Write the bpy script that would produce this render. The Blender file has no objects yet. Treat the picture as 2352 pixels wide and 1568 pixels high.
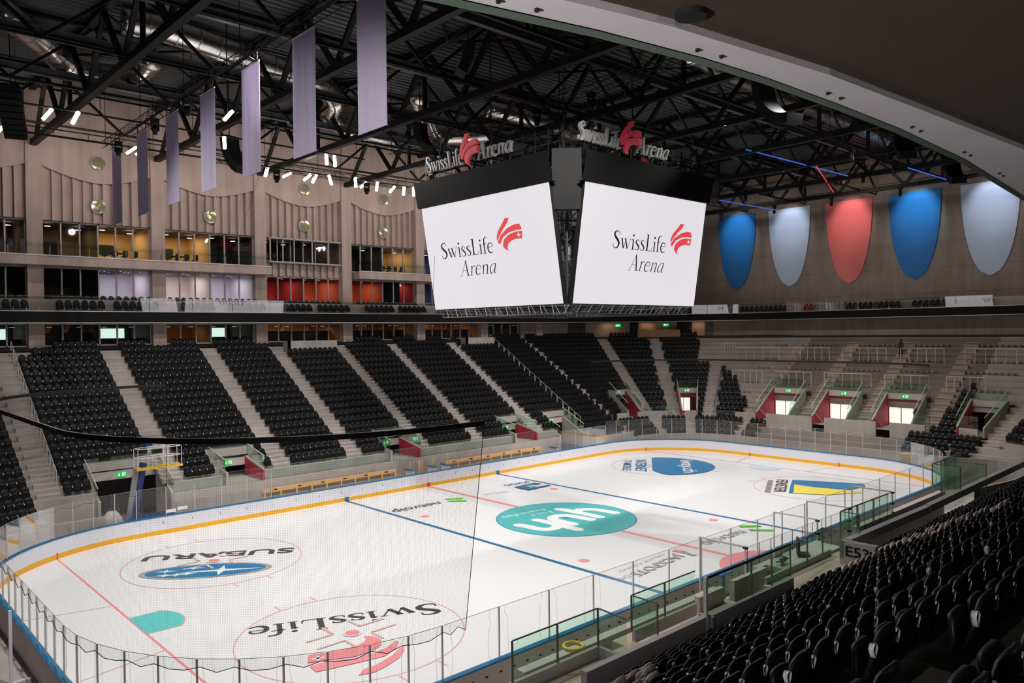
import bpy, math, random
from mathutils import Vector, Matrix
PI = math.pi
S = bpy.context.scene
COL = S.collection
random.seed(7)
# ---------------------------------------------------------------- camera, world, exposure
cam_d = bpy.data.cameras.new('camera')
cam = bpy.data.objects.new('camera', cam_d); COL.objects.link(cam)
cam.location = (-36.1654, -34.1282, 12.0222)
cam.rotation_euler = (1.5588325, 0.0126983, -0.7471397)
cam_d.sensor_width = 36.0; cam_d.lens = 1772.12 / 2352 * 36.0
cam_d.clip_start = 0.05; cam_d.clip_end = 400
cam_d.dof.use_dof = False
S.camera = cam
S.view_settings.view_transform = 'Standard'; S.view_settings.look = 'None'
S.view_settings.gamma = 1.0; S.view_settings.use_curve_mapping = False
S.view_settings.exposure = 0.0
cy = S.cycles
cy.max_bounces = 5; cy.diffuse_bounces = 3; cy.glossy_bounces = 2; cy.transmission_bounces = 4
cy.transparent_max_bounces = 28; cy.caustics_reflective = False; cy.caustics_refractive = False
cy.sample_clamp_indirect = 3.0; cy.use_denoising = True
wd = bpy.data.worlds.new('world'); S.world = wd; wd.use_nodes = True
wd.node_tree.nodes['Background'].inputs[0].default_value = (0.55, 0.5, 0.48, 1)
wd.node_tree.nodes['Background'].inputs[1].default_value = 0.02

def spot(name, loc, tgt, power, col=(1, 0.97, 0.94), size=55, blend=0.5, rad=0.6):
    d = bpy.data.lights.new(name, 'SPOT'); d.energy = power; d.color = col
    d.spot_size = math.radians(size); d.spot_blend = blend; d.shadow_soft_size = rad
    o = bpy.data.objects.new(name, d); COL.objects.link(o); o.location = loc
    o.rotation_euler = (Vector(tgt) - Vector(loc)).to_track_quat('-Z', 'Y').to_euler()
    return o
def area(name, loc, tgt, power, sx, sy, col=(1, 0.95, 0.9)):
    d = bpy.data.lights.new(name, 'AREA'); d.energy = power; d.color = col
    d.shape = 'RECTANGLE'; d.size = sx; d.size_y = sy
    o = bpy.data.objects.new(name, d); COL.objects.link(o); o.location = loc
    o.rotation_euler = (Vector(tgt) - Vector(loc)).to_track_quat('-Z', 'Y').to_euler()
    return o
# floodlights over the ice
for fx in (-27.3, -10.3, 7, 24.4):
    for fy in (-13, 13):
        spot('floodlight_beam', (fx, fy, 25.5), (fx * 0.8, -fy * 0.1, 0), 12500, size=120, blend=1.0, rad=0.35)
# beams onto the seating
for fx in (-19, 0.5, 16):
    spot('stand_beam', (fx, -2, 26.2), (fx, 27, 6), 9000, col=(1, 0.95, 0.92), size=72, blend=1.0, rad=0.3)
for fy in (-5, 5):
    spot('stand_beam', (11, fy, 26.0), (42, fy * 1.6, 8), 8500, col=(1, 0.9, 0.82), size=62, blend=1.0, rad=0.3)
for fx in (-19, 0.5):
    spot('stand_beam', (fx, 3, 26.2), (fx - 4, -23, 4), 4500, size=62, blend=1.0, rad=0.3)
# the rail of floodlights along the long wall washes the concrete, too
for fx in (-22, -12, -3, 6, 16):
    area('wall_wash', (fx, 24, 25.2), (fx, 31.5, 23.0), 330, 5, 0.5, (1, 0.86, 0.76))
for fy in (-14, 0, 14):
    area('end_wall_wash', (42, fy, 27.5), (50, fy, 20), 130, 5, 0.5, (1, 0.86, 0.74))
# lit LED faces shine down and around from the video cube (its screens emit, too)

# ---------------------------------------------------------------- materials
MATS = {}
def mat(name, col, rough=0.6, metal=0.0, emit=0.0, ecol=None, noise=0.0, nscale=3.0, spec=0.5, bump=0.0):
    if name in MATS: return MATS[name]
    m = bpy.data.materials.new(name); m.use_nodes = True
    nt = m.node_tree; b = nt.nodes['Principled BSDF']
    b.inputs['Base Color'].default_value = (*col, 1); b.inputs['Roughness'].default_value = rough
    b.inputs['Metallic'].default_value = metal; b.inputs['Specular IOR Level'].default_value = spec
    if emit:
        b.inputs['Emission Color'].default_value = (*(ecol or col), 1); b.inputs['Emission Strength'].default_value = emit
    if noise or bump:
        tc = nt.nodes.new('ShaderNodeTexCoord'); n = nt.nodes.new('ShaderNodeTexNoise')
        n.inputs['Scale'].default_value = nscale; n.inputs['Detail'].default_value = 4
        nt.links.new(tc.outputs['Object'], n.inputs['Vector'])
        if noise:
            mx = nt.nodes.new('ShaderNodeMix'); mx.data_type = 'RGBA'
            mx.inputs[6].default_value = (*[c * (1 - noise) for c in col], 1)
            mx.inputs[7].default_value = (*[min(1, c * (1 + noise)) for c in col], 1)
            nt.links.new(n.outputs['Fac'], mx.inputs[0]); nt.links.new(mx.outputs[2], b.inputs['Base Color'])
        if bump:
            bp = nt.nodes.new('ShaderNodeBump'); bp.inputs['Strength'].default_value = bump
            nt.links.new(n.outputs['Fac'], bp.inputs['Height']); nt.links.new(bp.outputs['Normal'], b.inputs['Normal'])
    MATS[name] = m; return m
def concrete(name, c1, c2, streak=1.0, joints=None):
    m = bpy.data.materials.new(name); m.use_nodes = True; nt = m.node_tree; N = nt.nodes; Lk = nt.links
    b = N['Principled BSDF']; b.inputs['Roughness'].default_value = 0.85
    tc = N.new('ShaderNodeTexCoord'); mp = N.new('ShaderNodeMapping'); mp.inputs['Scale'].default_value = (1.6, 1.6, 0.12)
    Lk.new(tc.outputs['Object'], mp.inputs['Vector'])
    n1 = N.new('ShaderNodeTexNoise'); n1.inputs['Scale'].default_value = 1.3; n1.inputs['Detail'].default_value = 5
    Lk.new(mp.outputs['Vector'], n1.inputs['Vector'])
    n2 = N.new('ShaderNodeTexNoise'); n2.inputs['Scale'].default_value = 0.45; n2.inputs['Detail'].default_value = 6
    Lk.new(tc.outputs['Object'], n2.inputs['Vector'])
    ad = N.new('ShaderNodeMath'); ad.operation = 'MULTIPLY_ADD'; ad.inputs[1].default_value = streak
    Lk.new(n1.outputs['Fac'], ad.inputs[0]); Lk.new(n2.outputs['Fac'], ad.inputs[2])
    mr = N.new('ShaderNodeMapRange'); mr.inputs[1].default_value = 0.3 + 0.3 * streak; mr.inputs[2].default_value = 0.75 + 0.6 * streak
    Lk.new(ad.outputs[0], mr.inputs[0])
    mx = N.new('ShaderNodeMix'); mx.data_type = 'RGBA'; mx.inputs[6].default_value = (*c1, 1); mx.inputs[7].default_value = (*c2, 1)
    Lk.new(mr.outputs[0], mx.inputs[0]); out = mx.outputs[2]
    if joints:
        bk = N.new('ShaderNodeTexBrick'); bk.inputs['Scale'].default_value = 1.0
        bk.inputs['Color1'].default_value = (1, 1, 1, 1); bk.inputs['Color2'].default_value = (0.9, 0.9, 0.9, 1); bk.inputs['Mortar'].default_value = (0.55, 0.5, 0.48, 1)
        bk.inputs['Mortar Size'].default_value = 0.02; bk.inputs['Brick Width'].default_value = joints[0]; bk.inputs['Row Height'].default_value = joints[1]
        bk.offset = 0.35
        sp = N.new('ShaderNodeSeparateXYZ'); cb = N.new('ShaderNodeCombineXYZ'); Lk.new(tc.outputs['Object'], sp.inputs[0])
        Lk.new(sp.outputs[joints[2]], cb.inputs[0]); Lk.new(sp.outputs[2], cb.inputs[1]); Lk.new(cb.outputs[0], bk.inputs['Vector'])
        mm = N.new('ShaderNodeMix'); mm.data_type = 'RGBA'; mm.blend_type = 'MULTIPLY'; mm.inputs[0].default_value = 1
        Lk.new(out, mm.inputs[6]); Lk.new(bk.outputs['Color'], mm.inputs[7]); out = mm.outputs[2]
    Lk.new(out, b.inputs['Base Color'])
    MATS[name] = m; return m
def glassmat(name, tint=(0.93, 0.97, 0.95), refl=0.12, film=0.0, rough=0.02):
    m = bpy.data.materials.new(name); m.use_nodes = True; nt = m.node_tree; N = nt.nodes; Lk = nt.links
    for n in list(N):
        if n.type != 'OUTPUT_MATERIAL': N.remove(n)
    out = [n for n in N if n.type == 'OUTPUT_MATERIAL'][0]
    tr = N.new('ShaderNodeBsdfTransparent'); tr.inputs[0].default_value = (*tint, 1)
    gl = N.new('ShaderNodeBsdfGlossy'); gl.inputs['Roughness'].default_value = rough
    fr = N.new('ShaderNodeLayerWeight'); fr.inputs[0].default_value = 0.25
    ml = N.new('ShaderNodeMath'); ml.operation = 'MULTIPLY_ADD'; ml.inputs[1].default_value = 0.45; ml.inputs[2].default_value = refl * 0.35
    Lk.new(fr.outputs['Fresnel'], ml.inputs[0])
    mx = N.new('ShaderNodeMixShader'); Lk.new(ml.outputs[0], mx.inputs[0]); Lk.new(tr.outputs[0], mx.inputs[1]); Lk.new(gl.outputs[0], mx.inputs[2])
    last = mx
    if film:
        df = N.new('ShaderNodeBsdfDiffuse'); df.inputs[0].default_value = (0.75, 0.74, 0.72, 1)
        m2 = N.new('ShaderNodeMixShader'); m2.inputs[0].default_value = film
        Lk.new(mx.outputs[0], m2.inputs[1]); Lk.new(df.outputs[0], m2.inputs[2]); last = m2
    Lk.new(last.outputs[0], out.inputs[0]); MATS[name] = m; return m
def netmat(name, cell, frac, col):
    m = bpy.data.materials.new(name); m.use_nodes = True; nt = m.node_tree; N = nt.nodes; Lk = nt.links
    for n in list(N):
        if n.type != 'OUTPUT_MATERIAL': N.remove(n)
    out = [n for n in N if n.type == 'OUTPUT_MATERIAL'][0]
    uv = N.new('ShaderNodeUVMap'); sp = N.new('ShaderNodeSeparateXYZ'); Lk.new(uv.outputs[0], sp.inputs[0])
    cs = []
    for i in (0, 1):
        d = N.new('ShaderNodeMath'); d.operation = 'DIVIDE'; d.inputs[1].default_value = cell; Lk.new(sp.outputs[i], d.inputs[0])
        f = N.new('ShaderNodeMath'); f.operation = 'FRACT'; Lk.new(d.outputs[0], f.inputs[0])
        c = N.new('ShaderNodeMath'); c.operation = 'LESS_THAN'; c.inputs[1].default_value = frac; Lk.new(f.outputs[0], c.inputs[0]); cs.append(c)
    mxm = N.new('ShaderNodeMath'); mxm.operation = 'MAXIMUM'; Lk.new(cs[0].outputs[0], mxm.inputs[0]); Lk.new(cs[1].outputs[0], mxm.inputs[1])
    tr = N.new('ShaderNodeBsdfTransparent'); df = N.new('ShaderNodeBsdfDiffuse'); df.inputs[0].default_value = (*col, 1)
    mx = N.new('ShaderNodeMixShader'); Lk.new(mxm.outputs[0], mx.inputs[0]); Lk.new(tr.outputs[0], mx.inputs[1]); Lk.new(df.outputs[0], mx.inputs[2])
    Lk.new(mx.outputs[0], out.inputs[0]); MATS[name] = m; return m

concrete('conc_wall', (0.30, 0.228, 0.20), (0.46, 0.36, 0.325), 1.0)
concrete('conc_end', (0.26, 0.21, 0.18), (0.40, 0.33, 0.29), 1.0, (6.5, 2.6, 1))
concrete('conc_step', (0.40, 0.35, 0.32), (0.55, 0.50, 0.47), 0.3)
concrete('conc_tread', (0.50, 0.44, 0.41), (0.66, 0.60, 0.56), 0.3)
concrete('conc_front', (0.42, 0.37, 0.34), (0.56, 0.51, 0.47), 0.8)
concrete('soffit_brown', (0.038, 0.026, 0.013), (0.062, 0.043, 0.023), 0.4)
concrete('conc_aisle', (0.42, 0.34, 0.28), (0.56, 0.46, 0.38), 0.4)
concrete('soffit_edge', (0.62, 0.58, 0.53), (0.78, 0.74, 0.69), 0.4)
concrete('conc_brown', (0.20, 0.165, 0.14), (0.32, 0.27, 0.235), 0.4)
concrete('shaded_near_floor', (0.06, 0.05, 0.04), (0.10, 0.085, 0.07), 0.4)  # concrete darkened to stand for canopy shade over the near stand
concrete('ochre_floor', (0.42, 0.34, 0.25), (0.52, 0.43, 0.33), 0.2)
mat('ice', (0.86, 0.86, 0.87), 0.16, spec=0.35, noise=0.03, nscale=0.15)
mat('board_white', (0.80, 0.80, 0.86), 0.35)
mat('kick_yellow', (0.92, 0.46, 0.02), 0.4)
mat('cap_blue', (0.01, 0.17, 0.36), 0.4)
mat('mark_red', (0.75, 0.06, 0.09), 0.4)
mat('p_red', (0.90, 0.30, 0.29), 0.35); mat('p_thin', (0.84, 0.42, 0.42), 0.35)
mat('p_blue', (0.03, 0.16, 0.32), 0.3); mat('p_teal', (0.09, 0.48, 0.49), 0.3)
mat('p_cyan', (0.13, 0.62, 0.60), 0.3); mat('p_blue2', (0.02, 0.20, 0.42), 0.3); mat('p_navy', (0.04, 0.12, 0.30), 0.3)
mat('p_white', (0.86, 0.86, 0.86), 0.3); mat('p_black', (0.07, 0.06, 0.065), 0.3); mat('p_grey', (0.42, 0.40, 0.40), 0.3)
mat('p_coral', (0.93, 0.30, 0.33), 0.3); mat('p_green', (0.14, 0.62, 0.03), 0.3); mat('p_yellow', (0.95, 0.76, 0.12), 0.3)
mat('p_lightblue', (0.55, 0.78, 0.85), 0.3)
mat('seat_black', (0.006, 0.006, 0.007), 0.45, spec=0.3); mat('seat_beige', (0.60, 0.51, 0.46), 0.45)
mat('seat_grey', (0.80, 0.76, 0.76), 0.28, metal=0.0)
mat('steel', (0.55, 0.54, 0.53), 0.35, metal=0.9); mat('steel_rail', (0.78, 0.76, 0.74), 0.4)
mat('edge_dark', (0.12, 0.13, 0.125), 0.4); mat('alu', (0.60, 0.59, 0.58), 0.35, metal=0.6)
mat('black_steel', (0.008, 0.008, 0.008), 0.55, spec=0.3); mat('black_matt', (0.010, 0.010, 0.010), 0.7, spec=0.3)
mat('grey_steel', (0.11, 0.11, 0.115), 0.4, metal=0.2)
mat('led_black', (0.009, 0.009, 0.009), 0.6, spec=0.1)
mat('roof_deck', (0.13, 0.14, 0.135), 0.5, metal=0.4)
mat('duct', (0.78, 0.73, 0.70), 0.25, metal=1.0, bump=0.25, nscale=2.2)
mat('banner_cloth', (0.42, 0.38, 0.48), 0.9, noise=0.05, nscale=1.5)
_m = MATS['banner_cloth']; _n = _m.node_tree; _t = _n.nodes.new('ShaderNodeBsdfTranslucent'); _t.inputs[0].default_value = (0.62, 0.56, 0.70, 1); _x = _n.nodes.new('ShaderNodeMixShader'); _x.inputs[0].default_value = 0.55
_n.links.new(_n.nodes['Principled BSDF'].outputs[0], _x.inputs[1]); _n.links.new(_t.outputs[0], _x.inputs[2]); _n.links.new(_x.outputs[0], [q for q in _n.nodes if q.type == 'OUTPUT_MATERIAL'][0].inputs[0])
mat('frame_grey', (0.34, 0.33, 0.34), 0.5); mat('parapet_grey', (0.50, 0.46, 0.47), 0.35, metal=0.3)
mat('red_wall', (0.50, 0.025, 0.045), 0.6); mat('red_soffit', (0.28, 0.05, 0.05), 0.7)
mat('wood_bench', (0.85, 0.55, 0.26), 0.5, noise=0.12, nscale=6); mat('wood_crate', (0.66, 0.44, 0.26), 0.7, noise=0.2, nscale=4)
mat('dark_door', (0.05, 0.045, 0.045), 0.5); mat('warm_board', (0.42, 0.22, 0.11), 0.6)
mat('lamp_white', (1, 1, 1), 0.5, emit=14.0, ecol=(1, 0.97, 0.93)); mat('lamp_soft', (1, 1, 1), 0.5, emit=3.0, ecol=(1, 0.93, 0.82))
mat('screen_white', (0.05, 0.05, 0.05), 0.4, emit=0.78, ecol=(0.97, 0.92, 0.97)); mat('screen_red', (0.05, 0.01, 0.01), 0.4, emit=0.75, ecol=(0.95, 0.09, 0.10))
mat('screen_black', (0.02, 0.02, 0.025), 0.9, spec=0.1)
mat('sign_letter', (0.45, 0.44, 0.43), 0.35, metal=0.3); mat('sign_red', (0.75, 0.05, 0.08), 0.4, emit=0.15)
mat('exit_green', (0.02, 0.35, 0.10), 0.5, emit=0.55, ecol=(0.03, 0.75, 0.12)); mat('exit_white', (1, 1, 1), 0.5, emit=0.9, ecol=(0.85, 1, 0.9))
mat('daylight_pane', (0.9, 0.9, 0.85), 0.5, emit=0.9, ecol=(0.95, 0.95, 0.85))
mat('lift_blue', (0.01, 0.04, 0.22), 0.4); mat('hazard', (0.75, 0.48, 0.05), 0.5); mat('hose_yellow', (0.85, 0.55, 0.04), 0.5)
mat('paper', (0.8, 0.8, 0.8), 0.7); mat('skin', (0.45, 0.3, 0.22), 0.6); mat('clothes_dark', (0.02, 0.02, 0.025), 0.8); mat('trousers_grey', (0.10, 0.09, 0.09), 0.8)
glassmat('pane_clear', (0.965, 0.975, 0.97), 0.10, film=0.035); glassmat('pane_film', (0.93, 0.93, 0.92), 0.12, film=0.10, rough=0.08)
glassmat('pane_green', (0.68, 0.90, 0.76), 0.15); glassmat('pane_gallery', (0.85, 0.88, 0.88), 1.0); glassmat('pane_fence', (0.88, 0.95, 0.91), 0.10); glassmat('pane_room', (0.93, 0.95, 0.95), 0.14)
netmat('net', 0.05, 0.06, (0.02, 0.02, 0.02))

# ---------------------------------------------------------------- mesh builder
class MB:
    def __init__(s): s.v = []; s.f = []
    def add(s, vs, fs):
        o = len(s.v); s.v += [tuple(v) for v in vs]; s.f += [tuple(i + o for i in f) for f in fs]; return s
    def quad(s, a, b, c, d): return s.add([a, b, c, d], [(0, 1, 2, 3)])
    def poly(s, pts): return s.add(pts, [tuple(range(len(pts)))])
    def box(s, x0, x1, y0, y1, z0, z1):
        return s.add([(x0, y0, z0), (x1, y0, z0), (x1, y1, z0), (x0, y1, z0), (x0, y0, z1), (x1, y0, z1), (x1, y1, z1), (x0, y1, z1)],
                     [(0, 3, 2, 1), (4, 5, 6, 7), (0, 1, 5, 4), (1, 2, 6, 5), (2, 3, 7, 6), (3, 0, 4, 7)])
    def hexa(s, p): return s.add(p, [(0, 3, 2, 1), (4, 5, 6, 7), (0, 1, 5, 4), (1, 2, 6, 5), (2, 3, 7, 6), (3, 0, 4, 7)])
    def bar(s, a, b, w, h=None):       # rectangular bar between two points
        a = Vector(a); b = Vector(b); h = h or w; d = (b - a)
        if d.length < 1e-6: return s
        d.normalize(); up = Vector((0, 0, 1)) if abs(d.z) < 0.95 else Vector((1, 0, 0))
        r = d.cross(up).normalized() * (w / 2); u = r.cross(d).normalized() * (h / 2)
        return s.hexa([a - r - u, a + r - u, b + r - u, b - r - u, a - r + u, a + r + u, b + r + u, b - r + u])
    def tube(s, pts, r, n=8, caps=True):
        pts = [Vector(p) for p in pts]; rs = r if isinstance(r, (list, tuple)) else [r] * len(pts); base = len(s.v); pu = None
        for i, p in enumerate(pts):
            d = (pts[min(i + 1, len(pts) - 1)] - pts[max(i - 1, 0)]).normalized()
            if pu is None: pu = Vector((0, 0, 1)) if abs(d.z) < 0.9 else Vector((1, 0, 0))
            x = d.cross(pu)
            if x.length < 1e-4: x = d.orthogonal()
            x.normalize(); u = x.cross(d).normalized(); pu = u
            for k in range(n):
                a = 2 * PI * k / n; s.v.append(tuple(p + (x * math.cos(a) + u * math.sin(a)) * rs[i]))
        for i in range(len(pts) - 1):
            for k in range(n):
                a = base + i * n + k; b = base + i * n + (k + 1) % n; s.f.append((a, b, b + n, a + n))
        if caps:
            s.f.append(tuple(base + k for k in range(n))[::-1]); e = base + (len(pts) - 1) * n; s.f.append(tuple(e + k for k in range(n)))
        return s
    def disc(s, c, r, n=32, axis='z', rx=None):
        rx = rx or r; c = Vector(c); P = []
        for k in range(n):
            a = 2 * PI * k / n; q = (rx * math.cos(a), r * math.sin(a))
            P.append(c + Vector({'z': (q[0], q[1], 0), 'y': (q[0], 0, q[1]), 'x': (0, q[0], q[1])}[axis]))
        return s.poly(P)
    def cyl(s, a, b, r, n=16): return s.tube([a, b], r, n)
    def strip(s, L1, L2):
        o = len(s.v); s.v += [tuple(p) for p in L1] + [tuple(p) for p in L2]; n = len(L1)
        s.f += [(o + i, o + i + 1, o + n + i + 1, o + n + i) for i in range(n - 1)]; return s
    def build(s, name, m, parent=None, smooth=False, loc=None):
        me = bpy.data.meshes.new(name); me.from_pydata(s.v, [], s.f); me.materials.append(MATS[m] if isinstance(m, str) else m)
        if smooth: me.polygons.foreach_set('use_smooth', [True] * len(me.polygons))
        me.update(); o = bpy.data.objects.new(name, me); COL.objects.link(o)
        if parent: o.parent = parent
        if loc: o.location = loc
        return o
def tag(o, label=None, cat=None, group=None, kind=None):
    if label: o['label'] = label
    if cat: o['category'] = cat
    if group: o['group'] = group
    if kind: o['kind'] = kind
    return o
def struct(o, label=None): o['kind'] = 'structure'; return (tag(o, label) if label else o)
def thing(name, loc, label, cat, group=None, rz=0):
    o = bpy.data.objects.new(name, None); COL.objects.link(o); o.location = loc; o.rotation_euler = (0, 0, rz); o.empty_display_size = 0.2
    return tag(o, label, cat, group)
ORD = ['first', 'second', 'third', 'fourth', 'fifth', 'sixth', 'seventh', 'eighth', 'ninth', 'tenth', 'eleventh', 'twelfth', 'thirteenth', 'fourteenth', 'fifteenth', 'sixteenth', 'seventeenth', 'eighteenth', 'nineteenth', 'twentieth']
def ordw(i):
    if i < 20: return ORD[i]
    n = i + 1; t = {2: 'twenty', 3: 'thirty', 4: 'forty', 5: 'fifty', 6: 'sixty', 7: 'seventy', 8: 'eighty', 9: 'ninety'}
    if n > 99: return '%dth' % n
    return (t[n // 10] + '-' + ORD[n % 10 - 1]) if n % 10 else t[n // 10][:-1] + 'ieth'
def arc2(cx, cyy, r, a0, a1, n):
    return [(cx + r * math.cos(math.radians(a0 + (a1 - a0) * i / n)), cyy + r * math.sin(math.radians(a0 + (a1 - a0) * i / n))) for i in range(n + 1)]
# ---------------------------------------------------------------- plan curves
HX, YF, YN, RC = 33.0, 14.5, -18.5, 7.0           # bowl: half length, far side, near side, corner radius
def bowl(s, which):
    """plan polyline at distance s outside the bowl's inner edge, for one region"""
    r = RC + s
    if which == 'far': return [(-26, YF + s), (26, YF + s)]
    if which == 'far_right': return arc2(26, YF - RC, r, 90, 0, 18)
    if which == 'end': return [(HX + s, YF - RC), (HX + s, YN + RC)]
    if which == 'near_right': return arc2(26, YN + RC, r, 0, -90, 18)
    if which == 'near': return [(26, YN - s), (-26, YN - s)]
    if which == 'far_left': return arc2(-26, YF - RC, r, 180, 90, 18)
    if which == 'near_left': return arc2(-26, YN + RC, r, -90, -180, 14)
def sk(k): return 0.15 + 0.8 * k
def zk(k): return 1.05 + 0.615 * sk(k)
def ring(s, closed=True):
    P = bowl(s, 'far') + bowl(s, 'far_right')[1:] + bowl(s, 'end')[1:] + bowl(s, 'near_right')[1:] + bowl(s, 'near')[1:] + bowl(s, 'near_left')[1:]
    return P + [bowl(s, 'far_left')[0]] + bowl(s, 'far_left')[1:]
def rink(off=0.0, n=14):                           # closed outline of the ice
    X, Y, R = 30.0, 14.8, 8.5; r = R + off
    P = arc2(X - R, Y - R, r, 0, 90, n) + arc2(-X + R, Y - R, r, 90, 180, n) + arc2(-X + R, -Y + R, r, 180, 270, n) + arc2(X - R, -Y + R, r, 270, 360, n)
    return P + [P[0]]
def resample(P, step):
    out = [P[0]]; 
    for a, b in zip(P, P[1:]):
        d = math.hypot(b[0] - a[0], b[1] - a[1]); n = max(1, int(round(d / step)))
        out += [(a[0] + (b[0] - a[0]) * i / n, a[1] + (b[1] - a[1]) * i / n) for i in range(1, n + 1)]
    return out
def z3(P, z): return [(x, y, z) for x, y in P]

# ---------------------------------------------------------------- ice and its paint
struct(MB().poly(z3(rink(3.5)[:-1], -0.06)).build('floor_surround', 'conc_step'), 'grey concrete floor around the rink')
fl = MB().poly([(-60, -50, -0.1), (70, -50, -0.1), (70, 50, -0.1), (-60, 50, -0.1)]).build('floor', 'black_matt'); struct(fl, 'dark hall floor under the stands')
ice = MB().poly(z3(rink(0.0)[:-1], 0)).build('floor_ice', 'ice'); struct(ice, 'white ice surface of the rink with painted lines and adverts')
LZ = [0.004]
def paint(name, m, polys, z=None, lab=None):
    if z is None: LZ[0] += 0.0004; z = LZ[0]
    b = MB()
    for i_, P in enumerate(polys): b.poly([(p[0], p[1], z) for p in P])
    o = b.build(name, m, ice)
    if lab: o['label'] = lab
    return o
def rect(x0, x1, y0, y1): return [(x0, y0), (x1, y0), (x1, y1), (x0, y1)]
def circ(cx, cyy, r, n=48, a0=0, a1=360): return arc2(cx, cyy, r, a0, a1, n)[:(-1 if a1 - a0 == 360 else None)]
def annulus(cx, cyy, r, w, n=64, a0=0, a1=360):
    A = arc2(cx, cyy, r - w / 2, a0, a1, n); B = arc2(cx, cyy, r + w / 2, a0, a1, n)
    return [[A[i], A[i + 1], B[i + 1], B[i]] for i in range(n)]
def seg(a, b, w):
    dx, dy = b[0] - a[0], b[1] - a[1]; L = math.hypot(dx, dy) or 1; nx, ny = -dy / L * w / 2, dx / L * w / 2
    return [(a[0] + nx, a[1] + ny), (b[0] + nx, b[1] + ny), (b[0] - nx, b[1] - ny), (a[0] - nx, a[1] - ny)]
def yend(x):                                       # half width of the ice at x
    ax = abs(x) - 21.5
    return 14.8 if ax <= 0 else 6.3 + math.sqrt(max(0, 8.5 ** 2 - ax * ax))
def catmull(P, n=6):
    out = []
    for i in range(len(P) - 1):
        p0 = P[max(i - 1, 0)]; p1 = P[i]; p2 = P[i + 1]; p3 = P[min(i + 2, len(P) - 1)]
        for k in range(n):
            t = k / n
            out.append(tuple(0.5 * ((2 * b) + (-a + c) * t + (2 * a - 5 * b + 4 * c - d) * t * t + (-a + 3 * b - 3 * c + d) * t ** 3) for a, b, c, d in zip(p0, p1, p2, p3)))
    out.append(tuple(P[-1])); return out
def thick(P, w, cap=True):                         # thick rounded line in the plane
    P = catmull(P, 6); L = []; R = []
    for i, p in enumerate(P):
        a = P[max(i - 1, 0)]; b = P[min(i + 1, len(P) - 1)]; dx, dy = b[0] - a[0], b[1] - a[1]; d = math.hypot(dx, dy); nx, ny = -dy / d * w / 2, dx / d * w / 2
        L.append((p[0] + nx, p[1] + ny)); R.append((p[0] - nx, p[1] - ny))
    def capp(p, q, sgn):                            # half disc at an end
        a0 = math.atan2(q[1] - p[1], q[0] - p[0]); return [(p[0] + w / 2 * math.cos(a0 + sgn * PI * k / 8), p[1] + w / 2 * math.sin(a0 + sgn * PI * k / 8)) for k in range(9)]
    return [capp(P[0], L[0], 1)[::1] , capp(P[-1], R[-1], 1)] + [[L[i], L[i + 1], R[i + 1], R[i]] for i in range(len(P) - 1)]
for sx in (-1, 1):
    paint('blue_line', 'p_blue', [rect(sx * 7.3 - 0.15, sx * 7.3 + 0.15, -14.8, 14.8)])
    paint('goal_line', 'p_thin' if sx > 0 else 'p_red', [rect(sx * 26 - 0.05, sx * 26 + 0.05, -yend(26), yend(26))])
    a0 = 90 if sx < 0 else -90
    D = [(sx * 26, -1.22), (sx * 24.63, -1.22)] + [(sx * 26 - sx * 1.83 * math.cos(t), 1.83 * math.sin(t)) for t in [math.radians(-41.8 + 83.6 * i / 16) for i in range(17)]] + [(sx * 24.63, 1.22), (sx * 26, 1.22)]
    paint('goal_crease', 'p_cyan' if sx < 0 else 'p_lightblue', [D])
    paint('crease_outline', 'p_thin', [seg(D[i], D[i + 1], 0.05) for i in range(len(D) - 1)])
    for sy in (-1, 1):
        paint('trapezoid_line', 'p_thin', [seg((sx * 26, sy * 3.35), (sx * 30, sy * 4.27), 0.06)])
        paint('faceoff_circle', 'p_thin', annulus(sx * 20, sy * 7, 4.5, 0.05) + [rect(sx * 20 + t - 0.03, sx * 20 + t + 0.03, sy * 7 + u * 4.5, sy * 7 + u * 5.1) for t in (-0.87, 0.87) for u in (-1, 1)])
        paint('neutral_spot', 'p_coral', [circ(sx * 6.1, sy * 7, 0.3, 24)])
paint('centre_line', 'p_red', [rect(-0.15, 0.15, -14.8, 14.8)])
paint('referee_crease', 'p_coral', [circ(0, -14.8, 3.0, 32, 0, 180)], lab='coral half circle at the timekeepers side')

# text helpers: built-in font outlines flattened to polygons in a local frame
def text_mesh(txt, size=1.0, shear=0.0, bold=0.0, space=1.0):
    c = bpy.data.curves.new('t', 'FONT'); c.body = txt; c.size = size; c.shear = shear; c.offset = bold; c.space_character = space; c.resolution_u = 3
    o = bpy.data.objects.new('t', c); COL.objects.link(o); dg = bpy.context.evaluated_depsgraph_get(); dg.update()
    me = bpy.data.meshes.new_from_object(o.evaluated_get(dg)); bpy.data.objects.remove(o); bpy.data.curves.remove(c)
    V = [tuple(v.co) for v in me.vertices]; F = [tuple(p.vertices) for p in me.polygons]; bpy.data.meshes.remove(me)
    return V, F
def place_text(name, m, parent, txt, origin, right, up, width, height=None, nrm=None, th=0.0, **kw):
    """fit the text into width (and cap height) with the given world directions"""
    V, F = text_mesh(txt, **kw)
    x0 = min(v[0] for v in V); x1 = max(v[0] for v in V); y1 = max(v[1] for v in V)
    sx = width / (x1 - x0); sy = (height / y1) if height else sx
    O = Vector(origin); R = Vector(right).normalized(); U = Vector(up).normalized()
    b = MB(); b.add([O + R * ((v[0] - x0) * sx) + U * (v[1] * sy) for v in V], F)
    if th:
        n = R.cross(U) * th; o0 = len(b.v); b.v += [tuple(Vector(v) + n) for v in list(b.v)]; b.f += [tuple(i + o0 for i in f) for f in list(b.f)]
    return b.build(name, m, parent)
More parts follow.
